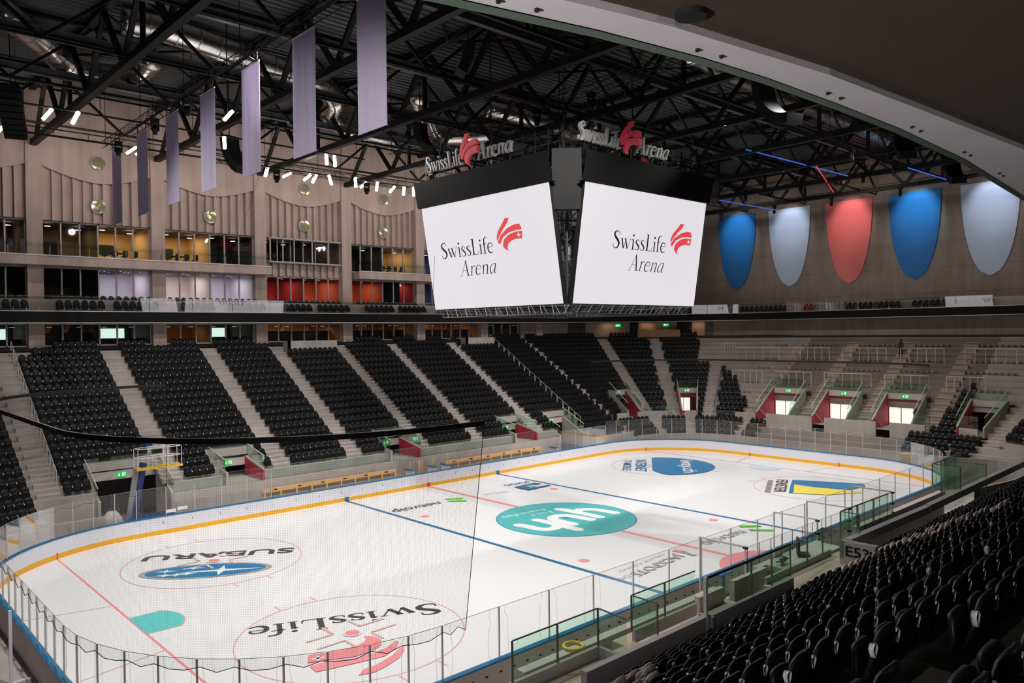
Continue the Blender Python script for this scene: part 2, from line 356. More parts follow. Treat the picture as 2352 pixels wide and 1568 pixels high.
def ice_text(name, m, txt, o, d, w, h, **kw):
    d = Vector((d[0], d[1], 0)).normalized(); u = Vector((-d.y, d.x, 0))
    if kw.pop('flip', False): u = -u
    LZ[0] += 0.0004
    return place_text(name, m, ice, txt, (o[0], o[1], LZ[0]), d, u, w, h, **kw)

# serif letters drawn as strokes of changing width, for the arena's lettering
G = {
 'S': (0.56, [[(.47, .76, .03), (.45, .93, .04), (.30, 1.0, .05), (.14, .93, .09), (.09, .78, .12), (.20, .62, .14), (.38, .45, .14), (.47, .27, .13), (.40, .08, .09), (.24, .0, .05), (.08, .06, .04), (.04, .26, .03)]]),
 's': (0.40, [[(.32, .46, .03), (.30, .57, .035), (.20, .61, .04), (.10, .56, .07), (.07, .46, .09), (.16, .36, .10), (.28, .25, .10), (.33, .14, .09), (.27, .03, .06), (.15, .0, .035), (.05, .05, .03), (.03, .17, .025)]]),
 'w': (0.84, [[(.08, .60, .10), (.26, .02, .09)], [(.26, .02, .03), (.42, .56, .03)], [(.36, .60, .10), (.56, .02, .09)], [(.56, .02, .03), (.76, .60, .03)], [(.0, .60, .03), (.18, .60, .03)], [(.66, .60, .03), (.84, .60, .03)], [(.29, .60, .03), (.46, .60, .03)]]),
 'i': (0.26, [[(.13, .0, .09), (.13, .60, .09)], [(.02, .01, .03), (.24, .01, .03)], [(.02, .57, .035), (.14, .60, .05)], [(.12, .84, .11), (.125, .845, .11)]]),
 'L': (0.60, [[(.16, .0, .11), (.16, 1.0, .11)], [(.02, .015, .03), (.54, .015, .035)], [(.03, .985, .03), (.29, .985, .03)], [(.53, .0, .03), (.57, .24, .03)]]),
 'f': (0.32, [[(.14, .0, .09), (.14, .72, .09), (.19, .92, .07), (.30, 1.0, .04), (.40, .97, .05)], [(.03, .01, .03), (.27, .01, .03)], [(.02, .59, .035), (.32, .59, .035)]]),
 'e': (0.50, [[(.06, .36, .03), (.43, .37, .03)], [(.43, .37, .03), (.40, .53, .05), (.27, .61, .045), (.12, .53, .075), (.06, .32, .09), (.11, .10, .09), (.26, .0, .06), (.45, .10, .025)]]),
 'A': (0.78, [[(.10, .0, .035), (.38, 1.0, .04)], [(.36, 1.0, .09), (.68, .0, .11)], [(.20, .36, .03), (.55, .36, .03)], [(.0, .01, .03), (.22, .01, .03)], [(.54, .01, .03), (.80, .01, .03)]]),
 'r': (0.40, [[(.14, .0, .085), (.14, .58, .085)], [(.02, .55, .03), (.14, .60, .04)], [(.15, .40, .03), (.23, .55, .035), (.34, .59, .06), (.39, .53, .04)], [(.03, .01, .03), (.26, .01, .03)]]),
 'n': (0.58, [[(.13, .0, .085), (.13, .58, .085)], [(.02, .55, .03), (.13, .60, .04)], [(.14, .42, .03), (.24, .55, .04), (.36, .59, .06), (.45, .48, .085), (.45, .0, .085)], [(.38, .01, .03), (.57, .04, .035)]]),
 'a': (0.56, [[(.44, .58, .06), (.30, .60, .04), (.13, .48, .06), (.06, .25, .085), (.12, .05, .075), (.24, .02, .05), (.36, .18, .03), (.45, .42, .03)], [(.47, .60, .085), (.42, .12, .085), (.47, .01, .05), (.56, .07, .03)]]),
 ' ': (0.3, []),
}
def serif(txt, slant=0.0, cond=1.0, gap=0.03, fat=1.0):
    polys = []; x = 0.0
    for ch in txt:
        adv, strokes = G[ch]
        for st in strokes:
            P = catmull(st, 5) if len(st) > 2 else st
            L = []; Rr = []
            for i, (px, py, w) in enumerate(P):
                a = P[max(i - 1, 0)]; b = P[min(i + 1, len(P) - 1)]; dx, dy = b[0] - a[0], b[1] - a[1]; d = math.hypot(dx, dy) or 1
                nx, ny = -dy / d * w / 2 * fat, dx / d * w / 2 * fat
                L.append((px + nx, py + ny)); Rr.append((px - nx, py - ny))
            if ch == 'i' and len(st) == 2 and st[0][1] > 0.8:
                polys.append([(st[0][0] + .07 * math.cos(t * PI / 6), st[0][1] + .07 * math.sin(t * PI / 6)) for t in range(12)]); polys[-1] = [((p[0] + x + slant * p[1]) * cond, p[1]) for p in polys[-1]]; continue
            for i in range(len(L) - 1):
                q = [L[i], L[i + 1], Rr[i + 1], Rr[i]]
                polys.append([((p[0] + x + slant * p[1]) * cond, p[1]) for p in q])
        x += adv + gap
    return polys, (x - gap) * cond
FL = dict(A=[(1.89, 4.98), (2.27, 4.98), (2.08, 4.71), (1.7, 4.42), (1.32, 4.05), (1.06, 3.75), (1.06, 4.01), (1.2, 4.3), (1.51, 4.59), (1.76, 4.83)],
 B=[(1.23, 3.57), (1.1, 3.71), (1.42, 4.08), (2.03, 4.42), (2.59, 4.56), (3.03, 4.56), (3.14, 4.41), (3.18, 4.23), (2.74, 4.24), (2.09, 4.16), (1.61, 3.95), (1.32, 3.62)],
 C=[(1.50, 3.50), (1.64, 3.8), (2.06, 4.04), (2.57, 4.15), (3.2, 4.15), (3.17, 3.96), (3.12, 3.74), (2.65, 3.76), (2.27, 3.7), (1.97, 3.55), (1.85, 3.34), (1.93, 3.14), (1.7, 3.24), (1.53, 3.38)])
CROSS = [[(2.78, 3.925), (3.04, 3.925), (3.04, 3.995), (2.78, 3.995)], [(2.875, 3.83), (2.945, 3.83), (2.945, 4.09), (2.875, 4.09)]]
def put(polys, O, R, U, s=1.0, sy=None, off=(0, 0)):
    sy = sy or s; O = Vector(O); R = Vector(R); U = Vector(U)
    return [[O + R * ((p[0] - off[0]) * s) + U * ((p[1] - off[1]) * sy) for p in P] for P in polys]
def build_polys(name, m, parent, polys, th=None):
    b = MB()
    for P in polys:
        b.poly(P)
        if th is not None:
            n = Vector(th); n2 = len(P); Q = [Vector(p) + n for p in P]; b.poly(Q[::-1])
            for i in range(n2): b.quad(P[i], P[(i + 1) % n2], Q[(i + 1) % n2], Q[i])
    return b.build(name, m, parent)
# centre circle logo
paint('centre_circle', 'p_teal', [circ(0, 0, 4.5, 72)], lab='turquoise centre circle with white lettering'); paint('centre_circle_rim', 'p_blue2', annulus(0, 0, 4.5, 0.05))
ystr = [[(1.50, 2.05), (1.62, 1.02), (1.68, -0.1), (1.72, -1.35)], [(3.30, -1.33), (3.19, -0.32), (2.95, 0.45), (2.45, 0.85), (1.99, 0.82), (1.62, 0.55)],
        [(.80, -1.39), (.71, -.51), (.60, .24), (.19, .73), (-.36, .78), (-.80, .39), (-.87, -.23), (-.86, -.84), (-.84, -1.4)],
        [(-1.70, 1.0), (-1.62, .42), (-1.61, -.42), (-1.60, -1.5), (-1.62, -2.5)], [(-3.40, .84), (-3.25, .22), (-3.21, -.6), (-2.91, -1.14), (-2.41, -1.25), (-1.96, -1.1), (-1.65, -.8)]]
for st in ystr: paint('lettering_stroke', 'p_white', thick(st, 0.72))
ice_text('lettering', 'p_white', 'Finanz-App', (0.78, 2.95), (-1, 0.07), 3.6, 0.50, flip=False); ice_text('lettering', 'p_white', '3-in-1', (0.73, 2.10), (-1, 0.10), 1.75, 0.48)
paint('centre_spot', 'p_blue2', [circ(0, 0, 0.18, 20)])
# near corner circle: car maker's oval of stars
ex, ey = Vector((-0.84, 0.545)), Vector((-0.545, -0.84)); ec = Vector((-21.0, 5.55))
def loc2(p, c=ec, a=ex, b=ey): q = c + a * p[0] + b * p[1]; return (q.x, q.y)
paint('oval_rim', 'p_grey', [[loc2((3.25 * math.cos(t * PI / 24), 1.25 * math.sin(t * PI / 24))) for t in range(48)]])
paint('oval_emblem', 'p_blue2', [[loc2((2.95 * math.cos(t * PI / 24), 1.08 * math.sin(t * PI / 24))) for t in range(48)]], lab='blue oval with white stars')
def star4(cx, cyy, a, b):
    P = []
    for i in range(8):
        t = i * PI / 4; r = (a if i in (0, 4) else b) if i % 2 == 0 else 0.16 * a ** 0.5; P.append(loc2((cx + r * math.cos(t), cyy + r * math.sin(t))))
    return P
paint('star', 'p_white', [star4(-0.75, 0.10, 2.1, 0.85)]); 
for q in ((0.55, -0.55), (1.2, 0.45), (1.85, -0.25), (1.75, 0.45), (0.7, 0.35)): paint('star', 'p_white', [star4(q[0] + 0.15, q[1], 0.62, 0.28)])
ice_text('lettering', 'p_black', 'SUBARU', (-15.75, 6.2), (-6.6, 4.25), 7.9, 0.95, bold=0.02)
# near right circle of the near end: insurer's wordmark and flame
d = Vector((-7.8, 3.35, 0)).normalized(); u = Vector((-d.y, d.x, 0)); po, w = serif('SwissLife', fat=1.25); s = 8.0 / w; LZ[0] += 0.0004
build_polys('lettering', 'p_black', ice, put(po, (-15.5, -6.6, LZ[0]), d, u, s, 1.25))
ICF = dict(A=[(-21.88, -10.53), (-21.46, -10.21), (-21.01, -10.24), (-20.13, -9.96), (-19.47, -9.58), (-19.2, -9.46), (-19.46, -9.86), (-20.02, -10.31), (-20.72, -10.58), (-21.31, -10.7)],
 B=[(-22.77, -8.63), (-22.12, -8.69), (-21.19, -9.2), (-20.36, -9.27), (-19.88, -9.22), (-19.51, -9.06), (-19.2, -8.85), (-19.16, -9.03), (-19.58, -9.48), (-20.29, -9.8), (-21.07, -9.65), (-22.16, -9.4), (-22.82, -9.22)],
 C=[(-22.3, -7.7), (-21.76, -7.97), (-21.08, -8.2), (-20.47, -8.2), (-20.15, -8.12), (-19.93, -7.92), (-19.83, -7.6), (-19.57, -7.85), (-19.55, -8.43), (-19.84, -8.83), (-20.37, -9.09), (-21.14, -9.05), (-22.12, -8.55), (-22.68, -8.33)])
for k in 'ABC': paint('flame_swoosh', 'p_coral', [ICF[k]])
paint('swiss_cross', 'p_white', [seg((-22.4, -8.13), (-21.98, -8.30), 0.12), seg((-22.27, -8.42), (-22.11, -8.02), 0.12)])
# face-off spots of the end circles
for sx, sy in ((-1, 1), (-1, -1), (1, 1), (1, -1)):
    paint('faceoff_spot_rim', 'p_white', [circ(sx * 20, sy * 7, 0.38, 24)])
    paint('faceoff_spot', 'p_coral', [circ(sx * 20, sy * 7, 0.3, 24)])
    for a in (-1, 1):
        for b in (-1, 1):
            x, y = sx * 20 + a * 0.6, sy * 7 + b * 0.45
            for mw, mm in ((0.13, 'p_white'), (0.06, 'p_red')):
                paint('faceoff_mark', mm, [seg((x, y), (x + a * 1.2, y), mw), seg((x, y), (x, y + b * 0.9), mw)])
# upc-style drop at the far left circle
r2 = Vector((-0.79, -0.61, 0)); u2 = Vector((0.61, -0.79, 0)); c2 = Vector((20, 7, 0))
def q2(r, uu, c=c2, a=r2, b=u2): q = c + a * r + b * uu; return (q.x, q.y)
P = [q2(-4.25, -0.95)] + [q2(4.45 * math.cos(t), 4.45 * math.sin(t)) for t in [math.radians(180 - 180 * i / 24) for i in range(24)]] + [q2(4.3, 0.2), q2(3.6, -0.4), q2(2.5, -0.95)]
paint('drop_emblem', 'p_blue2', [P], lab='blue drop shape with white lettering')
def ice_text2(name, m, txt, r, uu, w, h, c=c2, a=r2, b=u2, **kw):
    LZ[0] += 0.0004; o = c + a * r + b * uu; return place_text(name, m, ice, txt, (o.x, o.y, LZ[0]), a, b, w, h, **kw)
ice_text2('lettering', 'p_white', 'iway.ch', -3.1, 1.65, 6.3, 1.15, bold=0.015)
ice_text2('lettering', 'p_blue2', 'INTERNET', -3.0, -2.4, 6.0, 0.95, bold=0.01); ice_text2('lettering', 'p_blue2', 'TV·MOBILE', -2.7, -3.5, 5.4, 0.72, bold=0.01)
# window maker's block at the far right circle
paint('blue_block', 'p_blue2', [[(21.58, -4.31), (23.83, -8.95), (23.0, -9.45), (20.9, -9.2), (19.95, -6.9), (19.95, -5.05)]], lab='blue half of the window maker block')
paint('yellow_block', 'p_yellow', [[(19.95, -5.3), (19.95, -7.0), (20.66, -9.0), (20.62, -10.3), (18.02, -8.75), (16.85, -6.7)]], lab='yellow half of the window maker block')
paint('blue_edge', 'p_blue2', [[(19.9, -5.05), (20.15, -5.2), (17.05, -6.75), (16.8, -6.5)]])
LZ[0] += 0.0004; a3 = Vector((-4.6, -2.2, 0)).normalized(); b3 = Vector((-a3.y, a3.x, 0))
place_text('lettering', 'p_black', ice, 'FENSTER', (20.95, -3.35, LZ[0]), a3, b3, 5.0, 0.85, bold=0.01)
paint('small_print', 'p_grey', [seg((20.3 - 0.45 * i, -3.15 - 0.22 * i), (20.05 - 0.45 * i, -3.27 - 0.22 * i), 0.42) for i in range(10)])
# phone and building firms in the neutral zone
ice_text('lettering', 'p_black', 'netvoip', (-2.95, 9.8), (-4.0, 0.10), 3.9, 0.85)
paint('green_bars', 'p_green', [[(-1.96, 10.17), (-0.83, 9.46), (-1.12, 9.2), (-2.08, 10.01)], [(-2.38, 9.31), (-1.4, 8.38), (-1.17, 8.69), (-2.15, 9.52)]])
ice_text('lettering', 'p_grey', 'netvoip', (4.9, -9.5), (-4.1, 0.15), 4.0, 0.85)
paint('green_bars', 'p_green', [[(5.86, -8.91), (6.85, -9.79), (6.60, -10.05), (5.60, -9.20)], [(5.55, -9.75), (6.45, -10.85), (6.15, -11.1), (5.3, -10.05)]])
paint('navy_block', 'p_navy', [[(4.31, 9.61), (6.61, 9.74), (6.81, 9.0), (6.23, 9.02), (6.15, 9.44), (5.1, 9.35)], [(4.31, 9.61), (5.1, 9.35), (5.08, 8.47), (4.3, 7.93)], [(5.08, 8.47), (6.79, 8.33), (6.82, 7.97), (4.3, 7.93)]])
paint('teal_block', 'p_cyan', [[(5.22, 9.24), (5.99, 9.27), (5.79, 8.64), (5.1, 8.45)]])
ice_text('lettering', 'p_blue2', 'JOOS', (6.8, 10.55), (-2.5, 0.3), 2.5, 0.5, bold=0.02)
paint('small_print', 'p_navy', [seg((2.9, 9.03), (0.8, 9.14), 0.05), seg((3.05, 8.62), (1.7, 8.70), 0.05)])
ice_text('lettering', 'p_grey', 'JACKPOTS', (-1.75, -9.75), (-4.6, -0.35), 4.5, 0.62, bold=0.02); ice_text('lettering', 'p_grey', '.CH', (-6.3, -10.1), (-1, -0.05), 0.8, 0.35)
ice_text('lettering', 'p_grey', 'ONLINE CASINO', (-2.3, -9.2), (-4, -0.25), 4.0, 0.2)
paint('red_flame', 'p_coral', [[(-1.6, -9.3), (-1.1, -9.2), (-0.95, -10.0), (-1.3, -9.7)]]); paint('black_tail', 'p_grey', [[(-1.5, -9.5), (-1.2, -9.9), (-1.2, -10.7), (-1.45, -10.6), (-1.4, -9.9)]])
# ---------------------------------------------------------------- rink boards, glass and safety nets
def frame_pts(P):                                  # outward normals of the rink outline
    return P
rb = thing('rink_boards', (0, 0, 0), 'white rink boards with yellow kick strip and blue top rail around the ice', 'rink boards')
P0 = rink(0.0, 24); P1 = rink(0.18, 24)
b = MB(); b.strip(z3(P0, 0), z3(P0, 1.05)); b.strip(z3(P0, 1.05), z3(P1, 1.05)); b.build('board_panels', 'board_white', rb)
MB().strip(z3(P1, -0.1), z3(P1, 1.05)).build('outer_casing', 'conc_tread', rb)
MB().strip(z3(rink(-0.012, 24), 0.0), z3(rink(-0.012, 24), 0.26)).strip(z3(rink(-0.012, 24), 0.26), z3(P0, 0.265)).build('kick_strip', 'kick_yellow', rb)
A, B_, = rink(-0.03, 24), rink(0.20, 24)
MB().strip(z3(A, 1.05), z3(A, 1.11)).strip(z3(A, 1.11), z3(B_, 1.11)).strip(z3(B_, 1.11), z3(B_, 1.05)).build('top_rail', 'cap_blue', rb)
for x, m, nm in ((-7.3, 'p_blue2', 'blue'), (0, 'mark_red', 'red'), (7.3, 'p_blue2', 'blue')):
    for sy in (-1, 1):
        MB().box(x - 0.16, x + 0.16, sy * 14.785 - 0.012, sy * 14.785 + 0.006, 0.0, 0.30).build('line_mark', m, rb)['label'] = nm + ' line mark on the boards'
for x in (-26, 26):
    for sy in (-1, 1):
        y = yend(26) * sy; MB().box(x - 0.03, x + 0.03, y - 0.04, y + 0.04, 0.0, 0.33).build('line_mark', 'mark_red', rb)
for sy in (-1, 1): MB().box(29.96, 30.0, sy * 4.27 - 0.04, sy * 4.27 + 0.04, 0.0, 0.33).build('line_mark', 'mark_red', rb)
b = MB()
for i in range(70):
    x = -21 + i * 0.62; b.box(x - 0.05, x + 0.05, -15.01, -14.98, 0.70, 0.74)
tag(b.build('bolt_heads', 'black_matt', rb), kind='stuff')
b = MB()
for i in range(24):
    x = -20 + i * 1.75; b.box(x - 0.015, x + 0.015, 14.79, 14.80, 0.62, 0.78)
b.build('door_slots', 'p_black', rb)

def glass_run(pts, z0, z1, m, post_m, where, grp, fold=False, posts=True, th=0.012, pw=0.05, name='rink_shield', edge=0.012):
    n = len(pts) - 1
    for i in range(n):
        a, c = pts[i], pts[i + 1]; mx, my = (a[0] + c[0]) / 2, (a[1] + c[1]) / 2
        e = thing(name, (mx, my, z0), '%s glass pane %s, %s from its start' % ('clear' if 'green' not in m else 'greenish', where, ordw(i)), 'glass pane', grp)
        la, lc = (a[0] - mx, a[1] - my), (c[0] - mx, c[1] - my); dx, dy = lc[0] - la[0], lc[1] - la[1]; L = math.hypot(dx, dy); nx, ny = -dy / L * th / 2, dx / L * th / 2
        g = 0.02 / L; la2 = (la[0] + dx * g, la[1] + dy * g); lc2 = (lc[0] - dx * g, lc[1] - dy * g)
        MB().quad((*la2, 0), (*lc2, 0), (*lc2, z1 - z0), (*la2, z1 - z0)).build('pane', m, e)
        MB().bar((*la2, z1 - z0), (*lc2, z1 - z0), edge).build('top_edge', 'edge_dark' if edge > 0.015 else 'frame_grey', e)
        if posts:
            MB().bar((*la, 0), (*la, z1 - z0), pw, pw).build('post', post_m, e)
        if fold:
            b = MB(); rnd = random.Random(i * 7 + n)
            for s0 in (0.10, 0.86):
                P = [(la[0] + dx * (s0 + 0.07 * math.sin(2.5 * t + rnd.random()) * (1 if s0 < .5 else -1)), la[1] + dy * (s0 + 0.05 * math.sin(2.2 * t)), (z1 - z0) * t) for t in [q / 8 for q in range(9)]]
                Q = [(p[0] + dx / L * 0.03 + nx * 2, p[1] + dy / L * 0.03 + ny * 2, p[2]) for p in P]; b.strip(P, Q)
            b.build('film_fold', 'pane_film', e)
GO = 0.09
def rk(a): return rink(GO, 24)
def pathsub(P, i0, i1): return P[i0:i1]
gp = rink(GO, 12)                                   # corner segments 1.1 m long
def lin(x0, x1, y, n): return [(x0 + (x1 - x0) * i / n, y) for i in range(n + 1)]
YB = 14.8 + GO; XB = 30 + GO; rr = 8.5 + GO
far_l = [(-13.0, YB)] + lin(-13.0, -21.5, YB, 5)[1:]
cor_fl = arc2(-21.5, 6.3, rr, 90, 180, 11); end_l = [(-XB, 6.3 - 12.6 * i / 10) for i in range(11)]; cor_nl = arc2(-21.5, -6.3, rr, 180, 270, 11)
near_s = lin(-21.5, 21.5, -YB, 18); cor_nr = arc2(21.5, -6.3, rr, 270, 360, 9); end_r = [(XB, -6.3 + 12.6 * i / 9) for i in range(10)]; cor_fr = arc2(21.5, 6.3, rr, 0, 90, 9); far_r = lin(21.5, 15.0, YB, 3)
GT = 2.85
glass_run(lin(-13.0, -21.5, YB, 5), 1.11, GT, 'pane_clear', 'alu', 'on the far boards beside the blue lift', 'glass above the boards', True)
glass_run(cor_fl, 1.11, GT, 'pane_clear', 'alu', 'on the far left corner boards', 'glass above the boards', True)
glass_run(end_l, 1.11, GT, 'pane_clear', 'alu', 'on the left end boards', 'glass above the boards', True)
glass_run(cor_nl, 1.11, GT, 'pane_clear', 'alu', 'on the near corner boards under the net', 'glass above the boards', True)
glass_run(near_s, 1.11, GT, 'pane_clear', 'alu', 'on the near side boards', 'glass above the boards', True)
glass_run(cor_nr, 1.11, GT, 'pane_clear', 'alu', 'on the near right corner boards', 'glass above the boards')
glass_run(end_r, 1.11, GT + 0.3, 'pane_clear', 'alu', 'on the far end boards', 'glass above the boards')
glass_run(cor_fr, 1.11, GT + 0.3, 'pane_clear', 'alu', 'on the far corner boards', 'glass above the boards')
glass_run(far_r, 1.11, GT, 'pane_clear', 'alu', 'on the far boards right of the benches', 'glass above the boards')

def net(name, pts, z0, z1, lab, tilt=0.0, hang=3.2, rope=True):
    e = thing(name, (0, 0, z0), lab, 'net', 'safety nets')
    P = resample(pts, 0.6); me = bpy.data.meshes.new('netting'); V = []; U = []; s = 0; F = []
    for i, p in enumerate(P):
        if i: s += math.hypot(p[0] - P[i - 1][0], p[1] - P[i - 1][1])
        ph = (s / 1.22) % 1.0; sag = -0.22 * 4 * ph * (1 - ph)
        x = p[0]
        V += [(x - (0.9 * max(0, min(1, (x + 21.5) / 1.8)) if (x < 0 and p[1] < 0) else 0), p[1], sag), (x, p[1], z1 - z0)]; U += [(s, sag), (s, z1 - z0)]
    for i in range(len(P) - 1): F.append((2 * i, 2 * i + 2, 2 * i + 3, 2 * i + 1))
    me.from_pydata(V, [], F); uvl = me.uv_layers.new(name='uv')
    for lp in me.loops: uvl.data[lp.index].uv = U[lp.vertex_index]
    me.materials.append(MATS['net']); o = bpy.data.objects.new('netting', me); COL.objects.link(o); o.parent = e
    if rope:
        MB().tube([V[2 * i] for i in range(len(P))], 0.012, 5).build('bottom_rope', 'black_matt', e)
    MB().tube([V[0], V[1]], 0.012, 5).build('edge_rope', 'black_matt', e); MB().tube([V[-2], V[-1]], 0.012, 5).build('edge_rope', 'black_matt', e)
    b = MB(); T = [(p[0], p[1], z1 - z0 + 0.06) for p in P]
    for i in range(len(T) - 1): b.bar(T[i], T[i + 1], 0.07, 0.16)
    b.build('top_rail', 'black_steel', e)
    b = MB()
    for i in range(0, len(P), 14): b.tube([(P[i][0], P[i][1], z1 - z0), (P[i][0], P[i][1], z1 - z0 + hang)], 0.006, 4)
    return e
L_ = [(-19.7, 14.95)] + arc2(-21.5, 6.3, 8.65, 90, 180, 14) + arc2(-21.5, -6.3, 8.65, 180, 270, 14) + [(-19.7, -14.95)]
net('safety_net', L_, 2.72, 9.0, 'fine black safety net hanging from a curved rail at the near end of the ice', 0.0)
R_ = [(19.7, 14.95)] + arc2(21.5, 6.3, 8.65, 90, 0, 14) + arc2(21.5, -6.3, 8.65, 0, -90, 14) + [(19.7, -14.95)]
net('safety_net', R_[:-8], 3.1, 9.0, 'fine black safety net hanging from a curved rail at the far end of the ice', 0.0)

# ---------------------------------------------------------------- stands
def PT(w, s, t):
    if w == 'far': return (t, YF + s)
    if w == 'near': return (t, YN - s)
    if w == 'end': return (HX + s, t)
    cx, cyy = {'fr': (26, 7.5), 'nr': (26, -11.5), 'fl': (-26, 7.5)}[w]; a = math.radians(t); r = RC + s
    return (cx + r * math.cos(a), cyy + r * math.sin(a))
def PL(w, s, t0, t1):
    n = 1 if w in ('far', 'near', 'end') else max(2, int(abs(t1 - t0) / 4))
    return [PT(w, s, t0 + (t1 - t0) * i / n) for i in range(n + 1)]
def terrace(b, w, t0, t1, k0, k1, open_=False):
    for k in range(k0, k1):
        lo = zk(k - 1) if k > k0 else (zk(k) - 0.55 if open_ else -0.05)
        b.strip(z3(PL(w, sk(k), t0, t1), lo), z3(PL(w, sk(k), t0, t1), zk(k)))
        b.strip(z3(PL(w, sk(k), t0, t1), zk(k)), z3(PL(w, sk(k + 1), t0, t1), zk(k)))
    for t in (t0, t1):                              # side faces
        for k in (range(k0, k1) if not open_ else ()):
            a = PT(w, sk(k), t); c = PT(w, sk(k + 1), t); b.quad((*a, -0.05), (*c, -0.05), (*c, zk(k)), (*a, zk(k)))
FV = [(-23.1, -18.7, True), (-15.3, -12.6, False), (-2.2, 0.7, False), (11.2, 14.0, False), (17.0, 20.4, True)]   # far vomitories
EV = [(3.3, 7.0), (-2.4, 1.1), (-8.2, -4.6)]                                                                       # end vomitories
CV = [('fr', 66, 76), ('fr', 27, 37)]
b = MB(); xs = [-26.0] + [q for v in FV for q in v[:2]] + [26.0]
for i in range(0, len(xs), 2): terrace(b, 'far', xs[i], xs[i + 1], 3 if i < 10 else 1, 6)
terrace(b, 'far', -26, 26, 6, 21, True); struct(b.build('floor_far_stand', 'conc_step'), 'stepped concrete of the long far stand')
b = MB(); terrace(b, 'fr', 0, 90, 0, 3)
a_ = [0, 33, 43, 69, 79, 90]
for i in (0, 2, 4): terrace(b, 'fr', a_[i], a_[i + 1], 3, 8)
terrace(b, 'fr', 0, 90, 8, 21, True); struct(b.build('floor_far_corner_stand', 'conc_step'), 'stepped concrete of the rounded far corner stand')
b = MB(); ys = [-11.5, -8.2, -4.6, -2.4, 1.1, 3.3, 7.0, 7.5]; terrace(b, 'end', -11.5, 7.5, 0, 3)
for i in (0, 2, 4, 6): terrace(b, 'end', ys[i], ys[i + 1], 3, 8)
terrace(b, 'end', -11.5, 7.5, 8, 21, True); struct(b.build('floor_end_stand', 'conc_brown'), 'stepped concrete standing terrace at the far end')
b = MB(); terrace(b, 'nr', 0, -14, 0, 3); terrace(b, 'nr', 0, -14, 8, 21, True); terrace(b, 'nr', -14, -90, 1, 21); struct(b.build('floor_near_corner_stand', 'conc_step'), 'stepped concrete of the right corner stand')
b = MB(); terrace(b, 'near', -42, 26, 2, 20); struct(b.build('floor_near_stand', 'shaded_near_floor'), 'stepped floor of the near stand, canopy shade painted in')
b = MB(); terrace(b, 'fl', 90, 175, 1, 21); struct(b.build('floor_left_corner_stand', 'conc_step'), 'stepped concrete of the left corner stand')
# concourse behind the top row
b = MB()
for w, t0, t1 in (('far', -26, 26), ('fr', 90, 0), ('end', 7.5, -11.5), ('nr', 0, -90), ('fl', 180, 90)):
    b.strip(z3(PL(w, sk(21), t0, t1), zk(20)), z3(PL(w, 24.0, t0, t1), zk(20)))
struct(b.build('floor_concourse', 'conc_front'), 'concourse floor behind the top rows')

# aisle stairs: half steps of paler concrete laid on the terrace
FA = [(-24.9, 'leftmost'), (-17.87, 'left of the sloping seats'), (-10.35, ''), (-4.4, ''), (2.05, ''), (7.85, ''), (15.4, ''), (26.9, '')]
def aisle(w, t, wd, k0, k1, label):
    b = MB()
    for k in range(k0, k1):
        for h in (0, 1):
            s0 = sk(k) + 0.4 * h - 0.415; z = zk(k - 1) + 0.246 if h == 0 else zk(k) + 0.012
            for sa, sb, za, zb_ in ((s0, s0 + 0.43, z - 0.07, z), (s0 + 0.05, s0 + 0.43, z - 0.30, z - 0.07)):
                if w in ('far', 'near', 'end'): q = [PT(w, sa, t - wd / 2), PT(w, sa, t + wd / 2), PT(w, sb, t + wd / 2), PT(w, sb, t - wd / 2)]
                else:
                    q = []
                    for s, sg in ((sa, -1), (sa, 1), (sb, 1), (sb, -1)):
                        c = PT(w, s, t); a = math.radians(t); q.append((c[0] - math.sin(a) * sg * wd / 2, c[1] + math.cos(a) * sg * wd / 2))
                b.hexa([(*p, za) for p in q] + [(*p, zb_) for p in q])
    return tag(b.build('aisle_stair', 'conc_aisle' if w == 'end' else 'shaded_near_floor' if w == 'near' else 'conc_tread'), label, 'stairs', 'concrete aisle stairs in the stands')
for i, (xr, _) in enumerate(FA):
    aisle('far', xr - 0.62, 1.25, 4 if xr != 26.9 else 7, 21, 'pale concrete aisle stair in the far stand, %s from the left' % ordw(i))
aisle('fr', 62.5, 1.3, 4, 21, 'pale concrete aisle stair in the far corner, left of the wedge of seats')
aisle('fr', 46.5, 1.3, 4, 21, 'pale concrete aisle stair running straight down in the far corner')
aisle('fr', 26.5, 1.3, 3, 15, 'pale concrete aisle stair beside the standing terrace, slanting right')
for i, y in enumerate((8.6, 2.2, -3.5, -9.3)): aisle('end', y, 1.3, 8 if False else 4, 20, 'brown concrete aisle stair in the standing terrace, %s from the left' % ordw(i))
aisle('nr', -20.0, 1.4, 3, 20, 'concrete aisle stair at the right corner')
aisle('nr', -55.0, 1.4, 3, 20, 'concrete aisle stair in the near right corner')
NA = [-30.0, -24.2, -18.0, -11.5, -5.0, 1.5, 8.0, 14.8, 21.5]
for i, x in enumerate(NA[:6]): aisle('near', x, 1.1, 3, 19, 'concrete aisle stair between the near seats, %s from the camera' % ordw(i))

